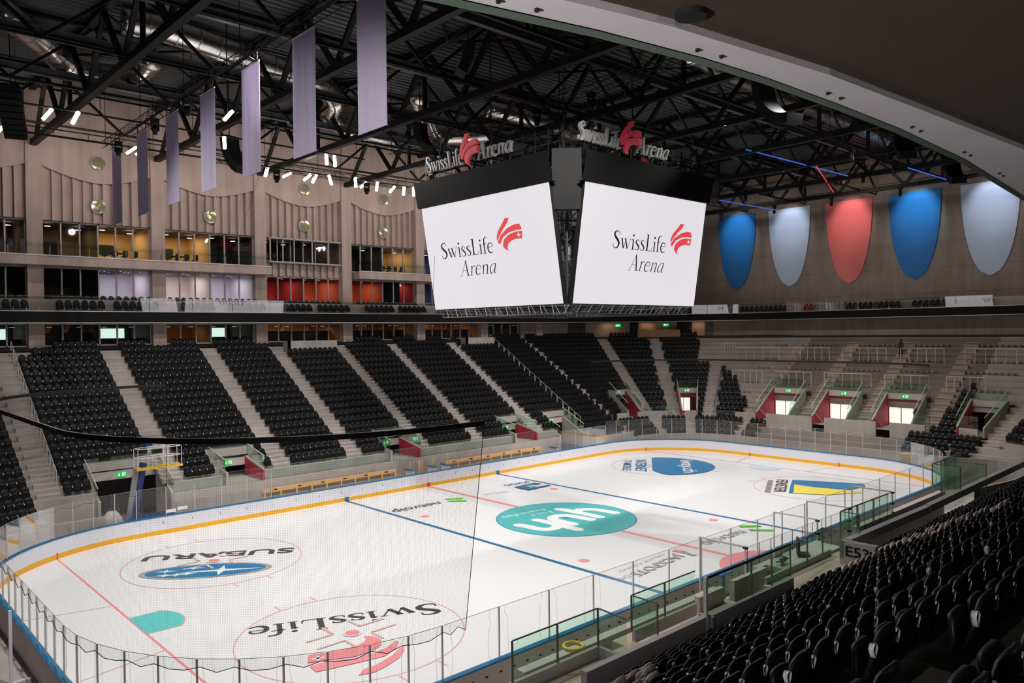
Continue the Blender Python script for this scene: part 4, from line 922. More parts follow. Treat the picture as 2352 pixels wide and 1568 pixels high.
# suites: (pillar index, level, left part 0..1, right part, wall colour, lamp colour, power, kind)
def simple(name, col, r=0.8): return mat(name, col, r)
simple('rm_dark', (0.05, 0.045, 0.04)); simple('rm_brown', (0.26, 0.17, 0.09)); simple('rm_ochre', (0.75, 0.50, 0.22)); simple('rm_lilac', (0.72, 0.66, 0.80)); simple('rm_pink', (0.80, 0.68, 0.66)); simple('rm_red', (0.55, 0.10, 0.06)); simple('rm_crimson', (0.40, 0.03, 0.04)); simple('rm_orange', (0.60, 0.25, 0.08)); simple('rm_blue', (0.12, 0.14, 0.35)); simple('rm_ceiling', (0.10, 0.085, 0.075)); simple('furn_dark', (0.03, 0.028, 0.025))
mat('rm_daylight', (0.7, 0.85, 0.8), 0.6, emit=1.0, ecol=(0.75, 0.95, 0.85))
wn = [0]
def bay(ix, z0, z1, level, rooms, nm=6):
    x0, x1 = PX[ix] + 0.52, PX[ix + 1] - 0.52; W = x1 - x0; wn[0] += 1
    e = bpy.data.objects.new('window_%d' % wn[0], None); COL.objects.link(e); e.location = (x0 + W / 2, YW, z0); struct(e, '%s window band between the %s and %s pillars of the far wall' % (level, ordw(ix), ordw(ix + 1)))
    b = MB(); H = z1 - z0
    for j in range(nm + 1):
        x = -W / 2 + W * j / nm; b.box(x - 0.05, x + 0.05, -0.08, 0.06, 0, H)
    b.box(-W / 2, W / 2, -0.08, 0.06, 0, 0.08); b.box(-W / 2, W / 2, -0.08, 0.06, H - 0.08, H); b.build('window_frame', 'frame_grey', e)
    MB().quad((-W / 2, 0, 0), (W / 2, 0, 0), (W / 2, 0, H), (-W / 2, 0, H)).build('window_pane', 'pane_room', e)
    for f0, f1, wc, lc, pw, extra in rooms:
        a, c = x0 + W * f0 + 0.03, x0 + W * f1 - 0.03; D = 5.0; y0, y1 = YW + 0.12, YW + D
        g = bpy.data.objects.new('suite_room', None); COL.objects.link(g); g.location = ((a + c) / 2, y0, z0); struct(g, '%s room behind the glass, bay %s' % (level, ordw(ix)))
        h = (c - a) / 2; d = D - 0.12
        MB().quad((-h, d, 0), (h, d, 0), (h, d, H), (-h, d, H)).quad((-h, 0, 0), (-h, d, 0), (-h, d, H), (-h, 0, H)).quad((h, 0, 0), (h, d, 0), (h, d, H), (h, 0, H)).build('room_walls', wc, g)
        MB().quad((-h, 0, 0), (h, 0, 0), (h, d, 0), (-h, d, 0)).build('room_floor', 'rm_dark', g)
        MB().quad((-h, 0, H), (h, 0, H), (h, d, H), (-h, d, H)).build('room_ceiling', 'rm_ceiling', g)
        if pw:
            b = MB(); rnd = random.Random(ix * 9 + int(z0))
            if extra == 'spots':
                for q in range(int(h * 4)): b.disc((-h + 0.3 + q * 0.5, 0.7 + 0.7 * (q % 3), H - 0.06), 0.06, 8)
            else:
                for q in range(max(2, int(h * 1.6))): b.disc((-h + 0.6 + q * 1.25 * h / max(1, int(h)), 1.0 + 1.1 * (q % 3), H - 0.25), 0.22, 16)
            b.build('ceiling_lamps', 'lamp_soft', g)
            la = area('room_light', ((a + c) / 2, YW + 2.4, z1 - 0.15), ((a + c) / 2, YW + 2.6, z0), pw, max(0.8, h * 1.4), 2.5, lc)
        b = MB()
        if extra == 'table':
            b.box(-h * 0.5, h * 0.4, 1.2, 2.0, 0.70, 0.76)
            for q in range(4): xx = -h * 0.6 + q * h * 0.4; b.box(xx, xx + 0.06, 1.2, 1.26, 0, 0.7); b.box(xx - 0.2, xx + 0.2, 0.9, 1.25, 0.42, 0.48); b.box(xx - 0.2, xx + 0.2, 0.88, 0.92, 0.48, 0.9)
            b.box(-0.6, 0.6, d - 0.1, d - 0.02, 0.9, 1.7); b.build('furniture', 'furn_dark', g)
        elif extra == 'bar':
            b.box(-h, h, 1.6, 2.2, 0.95, 1.02); b.box(-h, h, 1.7, 1.8, 0, 0.95)
            for q in range(int(h * 2.4)): xx = -h + 0.4 + q * 0.8; b.box(xx, xx + 0.3, 1.1, 1.4, 0.68, 0.72); b.box(xx + .12, xx + .18, 1.22, 1.28, 0, 0.68)
            b.build('furniture', 'furn_dark', g)
            b = MB(); 
            for q in range(3): xx = -h + 0.8 + q * h * 0.7; b.poly([(xx, d - .6, 0.8), (xx + .35, d - .6, 0.8), (xx + .75, d - .6, H), (xx + .35, d - .6, H)])
            b.build('slanted_panels', 'rm_orange', g)
        elif extra == 'day':
            MB().box(-h * 0.6, h * 0.7, d - 0.08, d - 0.02, 0.2, H * 0.8).build('daylit_opening', 'rm_daylight', g)
            b.box(-h, h, 1.6, 1.7, 0, 0.55); b.build('furniture', 'furn_dark', g)
        elif extra == 'door':
            b.box(-h * 0.5, h * 0.1, d - 0.08, d - 0.02, 0, 1.7); b.build('furniture', 'furn_dark', g)
WARM = (1, 0.72, 0.42); WHT = (1, 0.93, 0.9); RED = (1, 0.5, 0.35)
L2, L1, L0 = (18.05, 20.75), (14.35, 17.33), (11.4, 13.1)
bay(0, *L2, 'upper', [(0, 1, 'rm_brown', WARM, 12, 'lamps')]); bay(0, *L1, 'middle', [(0, 1, 'rm_dark', WHT, 0, '')]); bay(0, *L0, 'lower', [(0, .6, 'rm_orange', WARM, 10, 'bar'), (.6, 1, 'rm_dark', WHT, 3, 'day')])
bay(1, *L2, 'upper', [(0, .5, 'rm_brown', WARM, 20, 'door'), (.5, 1, 'rm_ochre', WARM, 75, 'table')]); bay(1, *L1, 'middle', [(0, .5, 'rm_dark', WHT, 0, ''), (.5, 1, 'rm_lilac', WHT, 70, 'spots')]); bay(1, *L0, 'lower', [(0, .5, 'rm_dark', WARM, 6, 'bar'), (.5, 1, 'rm_dark', WHT, 4, 'day')])
bay(2, *L2, 'upper', [(0, .5, 'rm_ochre', WARM, 75, 'table'), (.5, 1, 'rm_dark', WARM, 8, 'lamps')]); bay(2, *L1, 'middle', [(0, .5, 'rm_pink', WHT, 80, 'spots'), (.5, 1, 'rm_lilac', WHT, 70, 'spots')]); bay(2, *L0, 'lower', [(0, .5, 'rm_orange', WARM, 8, ''), (.5, 1, 'rm_dark', WHT, 4, 'day')])
bay(3, 18.65, 20.75, 'upper', [(0, .5, 'rm_dark', WARM, 10, 'table'), (.5, 1, 'rm_brown', WARM, 8, 'table')]); bay(3, *L1, 'middle', [(0, .5, 'rm_crimson', RED, 60, 'spots'), (.5, 1, 'rm_red', WARM, 70, 'spots')]); bay(3, *L0, 'lower', [(0, 1, 'rm_orange', WARM, 40, 'bar')])
bay(4, *L2, 'upper', [(0, .5, 'rm_dark', WARM, 8, 'lamps'), (.5, 1, 'rm_ochre', WARM, 55, 'table')]); bay(4, *L1, 'middle', [(0, .5, 'rm_red', WARM, 60, 'spots'), (.5, .78, 'rm_dark', WHT, 0, ''), (.78, 1, 'rm_crimson', RED, 20, '')]); bay(4, *L0, 'lower', [(0, 1, 'rm_orange', WARM, 14, 'bar')])
bay(5, *L2, 'upper', [(0, 1, 'rm_blue', (0.6, 0.7, 1), 20, '')]); bay(5, *L1, 'middle', [(0, 1, 'rm_blue', (0.6, 0.7, 1), 20, 'spots')]); bay(5, *L0, 'lower', [(0, 1, 'rm_orange', WARM, 36, 'bar')])
bay(6, *L0, 'lower', [(0, 1, 'rm_dark', WARM, 16, 'bar')]); bay(6, *L1, 'middle', [(0, 1, 'rm_dark', WHT, 0, '')])
# protruding glazed box at the middle bay
e = thing('glazed_bay', (-2.0, 31.0, 18.65), 'dark framed box window sticking out of the far wall between two balconies', 'window')
b = MB()
for x in (-3.2, -2.0, -0.9, 0.9, 2.6): b.box(x - 0.05, x + 0.05, -0.25, -0.15, 0, 2.1)
b.box(-3.3, 3.9, -0.25, 0.4, -0.12, 0); b.box(-3.3, 3.9, -0.25, 0.4, 2.0, 2.12); b.build('box_frame', 'frame_grey', e)
MB().quad((-3.2, -0.2, 0), (3.8, -0.2, 0), (3.8, -0.2, 2.0), (-3.2, -0.2, 2.0)).build('box_glass', 'pane_room', e)
# portholes
mat('port_glass', (0.72, 0.70, 0.42), 0.12, metal=0.75)
for i in range(6):
    for j, z in enumerate((25.4, 22.1)):
        x = PX[i] + 4.33; e = thing('porthole', (x, YW - (0.42 if j == 0 else 0.25), z), 'round mirrored porthole in the %s of the far wall bay %s' % (('upper band', 'ribbed part')[j], ordw(i)), 'porthole', 'portholes in the far wall')
        MB().tube([(0, -0.14, 0), (0, 0.15, 0)], 0.55, 32).build('rim', 'frame_grey', e)
        b = MB(); n = 24; V = [(0, -0.22, 0)] + [(0.5 * math.cos(2 * PI * q / n), -0.15, 0.5 * math.sin(2 * PI * q / n)) for q in range(n)]; b.add(V, [(0, 1 + q, 1 + (q + 1) % n) for q in range(n)]); b.build('mirror_glass', 'port_glass', e, True)
# corner wall and end wall
b = MB()
b.strip(z3(PL('fr', 17.2, 90, 0), 11.3), z3(PL('fr', 17.2, 90, 0), 13.1)); struct(b.build('wall_corner', 'conc_end'), 'rounded concrete wall behind the corner seats')
MB().quad((50.2, -40, 11.2), (50.2, 32, 11.2), (50.2, 32, TOP), (50.2, -40, TOP)).build('wall_end', 'conc_end')['kind'] = 'structure'
for a, w0, w1, m, nm, lab in ((70, -1.2, 1.2, 'dark_door', 'service_door', 'dark grey door in the rounded wall left of the corner seats'), (52, -0.55, 0.55, 'black_matt', 'service_door', 'narrow black door behind the wedge of corner seats'), (37, -0.9, 0.9, 'black_matt', 'service_door', 'black door near the right of the rounded wall'), (30, -0.5, 0.5, 'dark_door', 'service_door', 'grey door leaf at the end of the rounded wall')):
    p = PT('fr', 17.1, a); e = thing(nm, (p[0], p[1], 11.3), lab, 'door', rz=math.radians(a) - PI / 2)
    MB().box(w0, w1, -0.06, 0.0, 0, 1.8).build('door_leaf', m, e); MB().box(w1 - 0.16, w1 - 0.1, -0.12, -0.06, 0.85, 1.0).build('handle', 'steel', e)
for a, lab in ((57, 'green escape sign above the corner aisle, left one of two'), (42.5, 'green escape sign above the corner aisle, right one of two')):
    p = PT('fr', 16.9, a); e = thing('exit_sign', (p[0], p[1], 12.7), lab, 'exit sign', 'escape signs under the gallery', math.radians(a) - PI / 2)
    MB().box(-0.35, 0.35, -0.05, 0.05, -0.17, 0.17).build('sign_box', 'exit_green', e); MB().box(-0.22, -0.02, -0.06, -0.05, -0.1, 0.1).box(0.1, 0.16, -0.06, -0.05, -0.12, 0.12).build('pictogram', 'exit_white', e); MB().cyl((0, 0, .17), (0, 0, .4), 0.015, 6).build('hanger', 'alu', e)
for a in (60, 48, 33): area('corner_downlight', (*PT('fr', 16.5, a), 12.95), (*PT('fr', 16.9, a), 11.3), 9, 1.2, 0.3, (1, 0.6, 0.3))
o = MB().box(-2.6, 2.6, -0.4, 0.4, 0, 0.9).build('counter', 'warm_board', None); p = PT('fr', 16.2, 45); o.location = (p[0], p[1], 11.2); o.rotation_euler = (0, 0, math.radians(-45)); tag(o, 'warm lit low timber counter behind the corner seats', 'counter')
# press boxes at the head of some blocks
for i, (x0, x1) in enumerate(((-29.0, -26.2), (-4.1, 0.75), (16.4, 20.3))):
    o = MB().box(x0, x1, 29.75, 29.95, 10.2, 11.5).box(x0, x0 + 0.2, 29.75, 30.9, 10.2, 11.5).build('platform_wall', 'conc_front'); tag(o, 'pale concrete platform parapet above the far seats, %s from the left' % ordw(i), 'parapet', 'platform parapets at the top of the far stand')
# end wall shields: projected coloured light painted into panels, each washed by a lamp
mat('projected_blue', (0.03, 0.20, 0.55), 0.7, noise=0.15, nscale=0.5); mat('projected_pale', (0.60, 0.72, 0.95), 0.7, noise=0.12, nscale=0.4); mat('projected_coral', (0.95, 0.24, 0.24), 0.7, noise=0.06, nscale=0.5)
for i, (yc, m, nm, lc, pw) in enumerate(((17.5, 'projected_blue', 'leftmost, blue and turquoise', (0.35, 0.85, 1), 900), (10.55, 'projected_pale', 'pale blue, right of the leftmost blue one', (0.85, 0.9, 1), 700), (3.5, 'projected_coral', 'coral red, in the middle', (1, 0.62, 0.58), 800), (-3.4, 'projected_blue', 'deep blue beside the coral one', (0.35, 0.85, 1), 1100), (-10.4, 'projected_pale', 'rightmost, pale blue', (0.85, 0.9, 1), 700))):
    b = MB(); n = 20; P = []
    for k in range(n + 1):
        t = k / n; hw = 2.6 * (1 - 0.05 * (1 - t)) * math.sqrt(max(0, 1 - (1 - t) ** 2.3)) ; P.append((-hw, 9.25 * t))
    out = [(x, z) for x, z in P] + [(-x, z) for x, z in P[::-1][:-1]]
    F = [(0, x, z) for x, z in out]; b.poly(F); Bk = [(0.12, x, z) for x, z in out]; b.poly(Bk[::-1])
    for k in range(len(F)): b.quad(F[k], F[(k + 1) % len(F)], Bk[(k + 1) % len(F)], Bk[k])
    o = b.build('wall_shield', m, None, loc=(50.05, yc, 17.0)); tag(o, 'pointed shield of painted projector light, %s' % nm, 'wall shield', 'lit shields on the end wall')
    spot('shield_lamp', (46.2, yc - 0.6, 27.4), (50.1, yc - 0.3, 24.2), pw * 1.0, lc, 62, 0.8, 0.15)

# ---------------------------------------------------------------- roof
b = MB(); y = -45; i = 0; Ztop = 30.6
prof = []
while y < 34: prof += [(y, 0), (y + 0.22, 0), (y + 0.27, 0.12), (y + 0.49, 0.12)]; y += 0.54
b.strip([(-45, y, Ztop + z) for y, z in prof], [(52, y, Ztop + z) for y, z in prof]); struct(b.build('ceiling', 'roof_deck'), 'corrugated steel roof deck')
# beams of the roof: heavy trusses across the hall
for i, x in enumerate([-32.0] + [PX[j] for j in range(1, 9)] + [45.9]):
    e = thing('roof_truss', (x, 0, 26.3), 'heavy black steel roof truss across the hall, %s from the left' % ordw(i), 'roof truss', 'roof trusses'); b = MB()
    b.bar((0, 31, 0), (0, -38, 0), 0.42, 0.42); b.build('bottom_chord', 'black_steel', e)
    MB().bar((0, 31, 4.0), (0, -38, 4.0), 0.40, 0.36).build('top_chord', 'black_steel', e)
    b = MB(); y = 30.0; up = True
    while y > -36:
        b.bar((0, y, 0.1 if up else 3.9), (0, y - 3.4, 3.9 if up else 0.1), 0.26, 0.26); y -= 3.4; up = not up
    b.build('diagonals', 'black_steel', e)
    for yy in (20.5, 6.5, -7.5, -21): MB().bar((0, yy, 0), (0, yy, 4), 0.22).build('post', 'black_steel', e)
for i, (y, z) in enumerate(((19.7, 28.0), (12.7, 28.0), (4.6, 28.0), (-3.6, 28.0), (-11.5, 28.0), (-19.5, 28.0))):
    o = MB().box(-40, 50, y - 0.16, y + 0.16, z - 0.02, z + 0.02).box(-40, 50, y - 0.02, y + 0.02, z, z + 0.42).box(-40, 50, y - 0.16, y + 0.16, z + 0.42, z + 0.46).build('crane_rail_beam', 'grey_steel')
    tag(o, 'long grey steel beam running lengthwise under the roof, %s from the far wall' % ordw(i), 'roof beam', 'lengthwise roof beams')
for i, y in enumerate((25.5, 16, 8.5, 0.5, -7.5, -15.5, -24)):
    o = MB(); x = -36
    while x < 46:
        o.bar((x, y, 26.5), (x + 4.3, y, 30.2), 0.16); o.bar((x + 4.3, y, 30.2), (x + 8.65, y, 26.5), 0.16); x += 8.65
    o.bar((-40, y, 30.3), (50, y, 30.3), 0.24); o.bar((-40, y, 26.5), (50, y, 26.5), 0.14)
    tag(o.build('bracing_truss', 'black_steel'), 'slender black bracing truss running lengthwise, %s from the far wall' % ordw(i), 'roof truss', 'bracing trusses')
# cross bracing in the roof plane
for i in range(1, 8):
    b = MB()
    for y in (22, 4, -14):
        b.bar((PX[i], y, 30.2), (PX[i] + 8.65, y - 9, 30.2), 0.12); b.bar((PX[i] + 8.65, y, 30.2), (PX[i], y - 9, 30.2), 0.12)
    b.bar((PX[i], 22, 30.2), (PX[i], -23, 30.2), 0.1)
    tag(b.build('wind_bracing', 'black_steel'), 'thin diagonal wind bracing under the roof deck, %s bay from the left' % ordw(i - 1), 'bracing', 'roof wind bracing')
def duct(pts, r, label):
    P = catmull([tuple(p) for p in pts], 6); e = thing('air_duct', P[0], label, 'air duct', 'silver air ducts'); o = Vector(P[0]); Q = [Vector(p) - o for p in P]
    r *= 1.15; MB().tube(Q, r, 20).build('pipe', 'duct', e, True)
    s = 0
    for i in range(1, len(Q) - 1):
        s += (Q[i] - Q[i - 1]).length
        if s > 1.1: d = (Q[i + 1] - Q[i]).normalized() * 0.04; MB().tube([Q[i] - d, Q[i] + d], r * 1.035, 20, False).build('seam', 'steel', e); s = 0
duct([(-28.1, 13.7, 29.2), (-25.6, 17.0, 29.2), (-23.9, 19.9, 29.2), (-22.1, 21.3, 29.2), (-19.8, 19.9, 29.2), (-19.4, 17.1, 29.6)], 0.62, 'silver air duct bending down at the left under the roof')
duct([(-22.5, 12.5, 29.8), (-20.2, 12.3, 29.8), (-16.5, 12.7, 29.6), (-12.8, 13.3, 29.4), (-9.7, 13.9, 29.4), (-7.1, 16.1, 29.2), (-5.4, 19.6, 29.2), (-3.1, 21.7, 29.1), (-0.8, 22.6, 29.1), (2.9, 22.4, 28.9)], 0.66, 'long silver air duct snaking behind the hanging banners')
duct([(-2.3, 12.3, 29.6), (0.9, 15.8, 29.4), (4.9, 19.6, 29.2), (7.1, 18.7, 29.2), (9.3, 16.1, 29.4)], 0.6, 'silver air duct elbow above the lettered sign')
duct([(4.4, 12.1, 29.8), (10.0, 11.6, 29.6), (15.3, 12.8, 29.4), (18.5, 14.5, 29.2)], 0.6, 'straight silver air duct right of the lettered sign')
duct([(6.0, -5.2, 29.9), (17.1, -4.8, 29.8), (31.4, -4.8, 29.8), (41.5, -4.4, 29.8)], 0.5, 'thin silver air duct running to the far end')
duct([(20, 13.5, 25.8), (24, 14.5, 25.6), (27, 14.6, 25.4)], 0.7, 'corrugated silver duct end right of the video cube')
# floodlight rail and tube lamps
e = thing('lamp_rail', (-10, 24.0, 25.4), 'black pipe rail carrying the floodlights along the far wall', 'lamp rail')
MB().cyl((-18, 0, 0), (28, 0, 0), 0.07, 8).cyl((-24, 0.0, 0.45), (28, 0.0, 0.45), 0.04, 8).build('pipe', 'black_steel', e)
b = MB()
for i in range(26): b.cyl((-24 + i * 2.1, 0, 0), (-24 + i * 2.1, 0, 5.2 if i % 4 == 0 else 0.45), 0.02, 6)
b.build('hangers', 'black_steel', e)['kind'] = 'stuff'
TL = [(-25.3, 17, 35), (-23.9, 16.8, 25), (-26.7, 22.9, 35), (-17.3, 10.6, 40), (-14.9, 17, 0), (-18.9, 23.2, 50), (-18.2, 23.4, 60), (-8.6, 24.1, 20), (-6.8, 24.2, 60), (-5.05, 24.1, 50), (-4.4, 24.1, 30), (-3.1, 23.8, -15), (-0.9, 23.4, 0), (0.2, 23.9, 50), (1.5, 23.8, 12), (3.3, 24.1, 45), (4.5, 24.0, 12), (5.45, 23.8, 5), (-7.2, 17.1, 0), (-6.4, 17.3, 0), (-13, 24.1, 40), (13, 24, 20)]
for i, (x, y, an) in enumerate(TL):
    e = thing('floodlight', (x, y, 25.0), 'lit white floodlight bar under the roof, %s in order from the left' % ordw(sorted(TL).index((x, y, an))), 'floodlight', 'white floodlight bars')
    a = math.radians(an); c, sn = math.cos(a), math.sin(a); h = 0.42
    p0, p1 = Vector((sn * h, 0.05, c * h)), Vector((-sn * h, -0.05, -c * h)); MB().bar(p0, p1, 0.20, 0.16).build('glow_bar', 'lamp_white', e)
    MB().bar(p0 + Vector((0, 0.11, 0)), p1 + Vector((0, 0.11, 0)), 0.24, 0.06).build('housing', 'black_steel', e); MB().bar((0, 0.1, 0), (0, (24.0 if y > 20 else 17.0 if y > 12 else y + 0.1) - y, 0.42 if y > 12 else 5.6), 0.05).build('bracket', 'black_steel', e)
e = thing('lamp_rail', (-15, 17.0, 25.4), 'black pipe rail carrying the inner floodlights at the left', 'lamp rail')
MB().cyl((-14, 0, 0.02), (11, 0, 0.02), 0.06, 8).build('pipe', 'black_steel', e)
for q in range(5): MB().cyl((-13 + q * 5.5, 0, 0), (-13 + q * 5.5, 0, 5.2), 0.02, 6).build('hanger', 'black_steel', e)
# light trusses
def box_truss(name, a, b_, w, label, grp=None, m='black_steel', step=0.9, r=0.035):
    a = Vector(a); b_ = Vector(b_); e = thing(name, a, label, 'lighting truss', grp); d = (b_ - a); L = d.length; d.normalize(); sd = d.cross(Vector((0, 0, 1))).normalized() * (w / 2); up = Vector((0, 0, w / 2)); M = MB()
    cs = [sd + up, -sd + up, -sd - up, sd - up]
    for c in cs: M.bar(c, d * L + c, r)
    M.build('chords', m, e); M = MB(); n = int(L / step)
    for i in range(n):
        for q in range(4): M.bar(d * (i * step) + cs[q], d * ((i + 1) * step) + cs[(q + 1) % 4], r * 0.6)
    M.build('lacing', m, e); nh = max(2, int(L / 7))
    for i in range(nh + 1): p = d * (L * i / nh); MB().cyl(p, (p.x, p.y, 30.6 - a.z), 0.02, 6).build('hanger', m, e)
    return e
box_truss('lighting_truss', (-20.2, 24.5, 25.35), (-20.2, -20, 25.35), 0.5, 'black lattice truss from which the grey banners hang', 'lattice trusses')
box_truss('lighting_truss', (-4.2, 13, 25.3), (-4.2, -13, 25.3), 0.55, 'lattice truss crossing above the video cube', 'lattice trusses')
box_truss('lighting_truss', (45.2, 20, 26.2), (45.2, -13.5, 26.4), 0.5, 'lattice truss in front of the end wall shields', 'lattice trusses')
box_truss('lighting_truss', (36, 18, 26.4), (36, -12, 26.6), 0.5, 'lattice truss behind the video cube towards the end wall', 'lattice trusses')
box_truss('lighting_truss', (-14, 21.5, 24.9), (3, 21.5, 24.9), 0.55, 'lattice truss with bright lamps before the far wall', 'lattice trusses')
box_truss('lighting_truss', (10, -9, 25.5), (44, -9, 26.0), 0.5, 'lengthwise lattice truss at the right under the roof', 'lattice trusses')
for i, (x, y, z) in enumerate(((-20.2, 21.6, 24.79), (-20.2, 14.4, 24.79), (-20.2, 9.2, 24.79), (-9, 21.5, 24.34), (-1, 21.5, 24.34), (-4.2, -2, 24.71), (-4.2, -6.2, 24.71), (45.2, 16.6, 25.65), (45.2, 9.8, 25.69), (45.2, 3.2, 25.73), (45.2, -3.8, 25.77), (36, 8, 25.9), (36, 2, 25.94), (36, -4, 25.98), (30, -9, 25.23), (22, -9, 25.11))):
    e = thing('moving_head_lamp', (x, y, z), 'black stage spotlight hanging from a lattice truss, %s by distance along the trusses' % ordw(i), 'spotlight', 'stage spotlights')
    MB().box(-0.2, 0.2, -0.2, 0.2, 0.1, 0.3).build('base', 'black_matt', e); MB().box(-0.24, -0.18, -0.07, 0.07, -0.4, 0.1).box(0.18, 0.24, -0.07, 0.07, -0.4, 0.1).box(-0.24, 0.24, -0.07, 0.07, 0.04, 0.1).build('yoke', 'black_matt', e); MB().tube([(0, 0, -0.1), (0, 0, -0.35), (0, 0, -0.62)], [0.14, 0.18, 0.13], 12).build('lamp_head', 'black_matt', e, True)
# glowing bars imitate the coloured light that catches the roof rigging
mat('beam_glow_blue', (0.02, 0.05, 0.2), 0.4, emit=0.8, ecol=(0.05, 0.16, 0.75)); mat('beam_glow_red', (0.2, 0.02, 0.02), 0.4, emit=0.8, ecol=(0.85, 0.06, 0.07))
for i, (a, c, m, lab) in enumerate((((19, -2.0, 26.2), (36, -2.6, 26.2), 'beam_glow_blue', 'glowing stand-in for blue light on the rigging right of the video cube'), ((22, 8.5, 24.9), (44, 8.8, 25.2), 'beam_glow_blue', 'glowing stand-in for blue light leading towards the pale shield'), ((33, -9.0, 25.5), (44, -9.2, 25.6), 'beam_glow_blue', 'glowing stand-in for blue light near the right speaker column'), ((28, -3.4, 25.9), (44, 2.4, 26.3), 'beam_glow_red', 'glowing stand-in for red light leading to the coral shield'))):
    tag(MB().bar(a, c, 0.07).build('glow_bar', m), lab, 'glowing beam', 'glowing stand-ins for coloured light')
# speaker line arrays: curved columns of cabinets
def line_array(loc, rz, n, label, sc=1.0, lean=0.13):
    e = thing('speaker_array', loc, label, 'speaker', 'hanging speaker columns', rz); p = Vector((0, 0, 0)); a = 0.05
    for i in range(n):
        d = Vector((0, math.sin(a), -math.cos(a))) * 0.36 * sc; q = p + d * 0.94; f = Vector((0, math.cos(a), math.sin(a))) * 0.30 * sc; h = Vector((0.6 * sc, 0, 0))
        MB().hexa([q - h - f, q + h - f, q + h + f, q - h + f, p - h - f, p + h - f, p + h + f, p - h + f]).build('cabinet', 'black_matt', e); p = p + d; a += lean
    MB().box(-0.5 * sc, 0.5 * sc, -0.3, 0.3, 0.02, 0.12).build('rigging_frame', 'black_steel', e); MB().cyl((0, 0, .1), (0, 0, 30.65 - loc[2]), 0.03, 6).build('chain', 'black_steel', e)
line_array((6.9, -10.2, 26.9), math.radians(160), 12, 'black curved speaker column nearest to the concrete canopy'); line_array((29, -10, 28.1), math.radians(120), 12, 'black curved speaker column above the blue shield'); line_array((40.5, -10, 27.6), math.radians(120), 12, 'black curved speaker column at the right before the pale shield')
line_array((-26.5, 20.5, 27.2), math.radians(-20), 9, 'black curved speaker column at the left edge by the far wall'); line_array((-13.5, 19.5, 26.0), math.radians(200), 8, 'black curved speaker column behind the grey banners'); line_array((24, 4, 25.0), math.radians(100), 6, 'small black speaker column right of the video cube', 0.8); line_array((-9.5, -2.2, 27.4), math.radians(60), 5, 'short black speaker column left of the cube top', 0.9)
line_array((-5.6, 7.6, 25.8), math.radians(200), 6, 'small speaker column above the lettered sign', .8)
# hanging banners
BX = -20.0
for i, (y0, y1) in enumerate(((22.3, 20.0), (17.5, 15.4), (12.0, 10.0), (7.0, 4.95), (2.0, -0.05), (-2.75, -4.8), (-8.06, -10.0))):
    y0 = -10.02 + (6 - i) * 5.30 + 2.0; y1 = y0 - 2.0
    e = thing('hanging_banner', (BX, (y0 + y1) / 2, 19.8), 'plain lilac grey cloth banner, %s from the camera' % ordw(6 - i), 'banner', 'plain banners hanging in a row'); b = MB(); n = 10; A = []; B2 = []
    for k in range(n + 1):
        y = -1 + 2 * k / n; w = 0.02 * math.sin(k * 1.9 + i); A.append((w, y, 0)); B2.append((0, y, 5.15))
    b.strip(A, B2); b.strip([(p[0] + 0.012, p[1], p[2]) for p in A], [(p[0] + 0.012, p[1], p[2]) for p in B2]); b.build('cloth', 'banner_cloth', e, True); MB().cyl((0, -1, -0.02), (0, 1, -0.02), 0.03, 8).build('bottom_rod', 'banner_cloth', e); MB().cyl((0, -1, 5.17), (0, 1, 5.17), 0.03, 8).build('top_rod', 'alu', e); MB().box(-0.02, 0.02, -0.8, -0.76, 5.15, 5.62).build('hanger', 'black_steel', e); MB().box(-0.02, 0.02, 0.76, 0.8, 5.15, 5.62).build('hanger', 'black_steel', e)

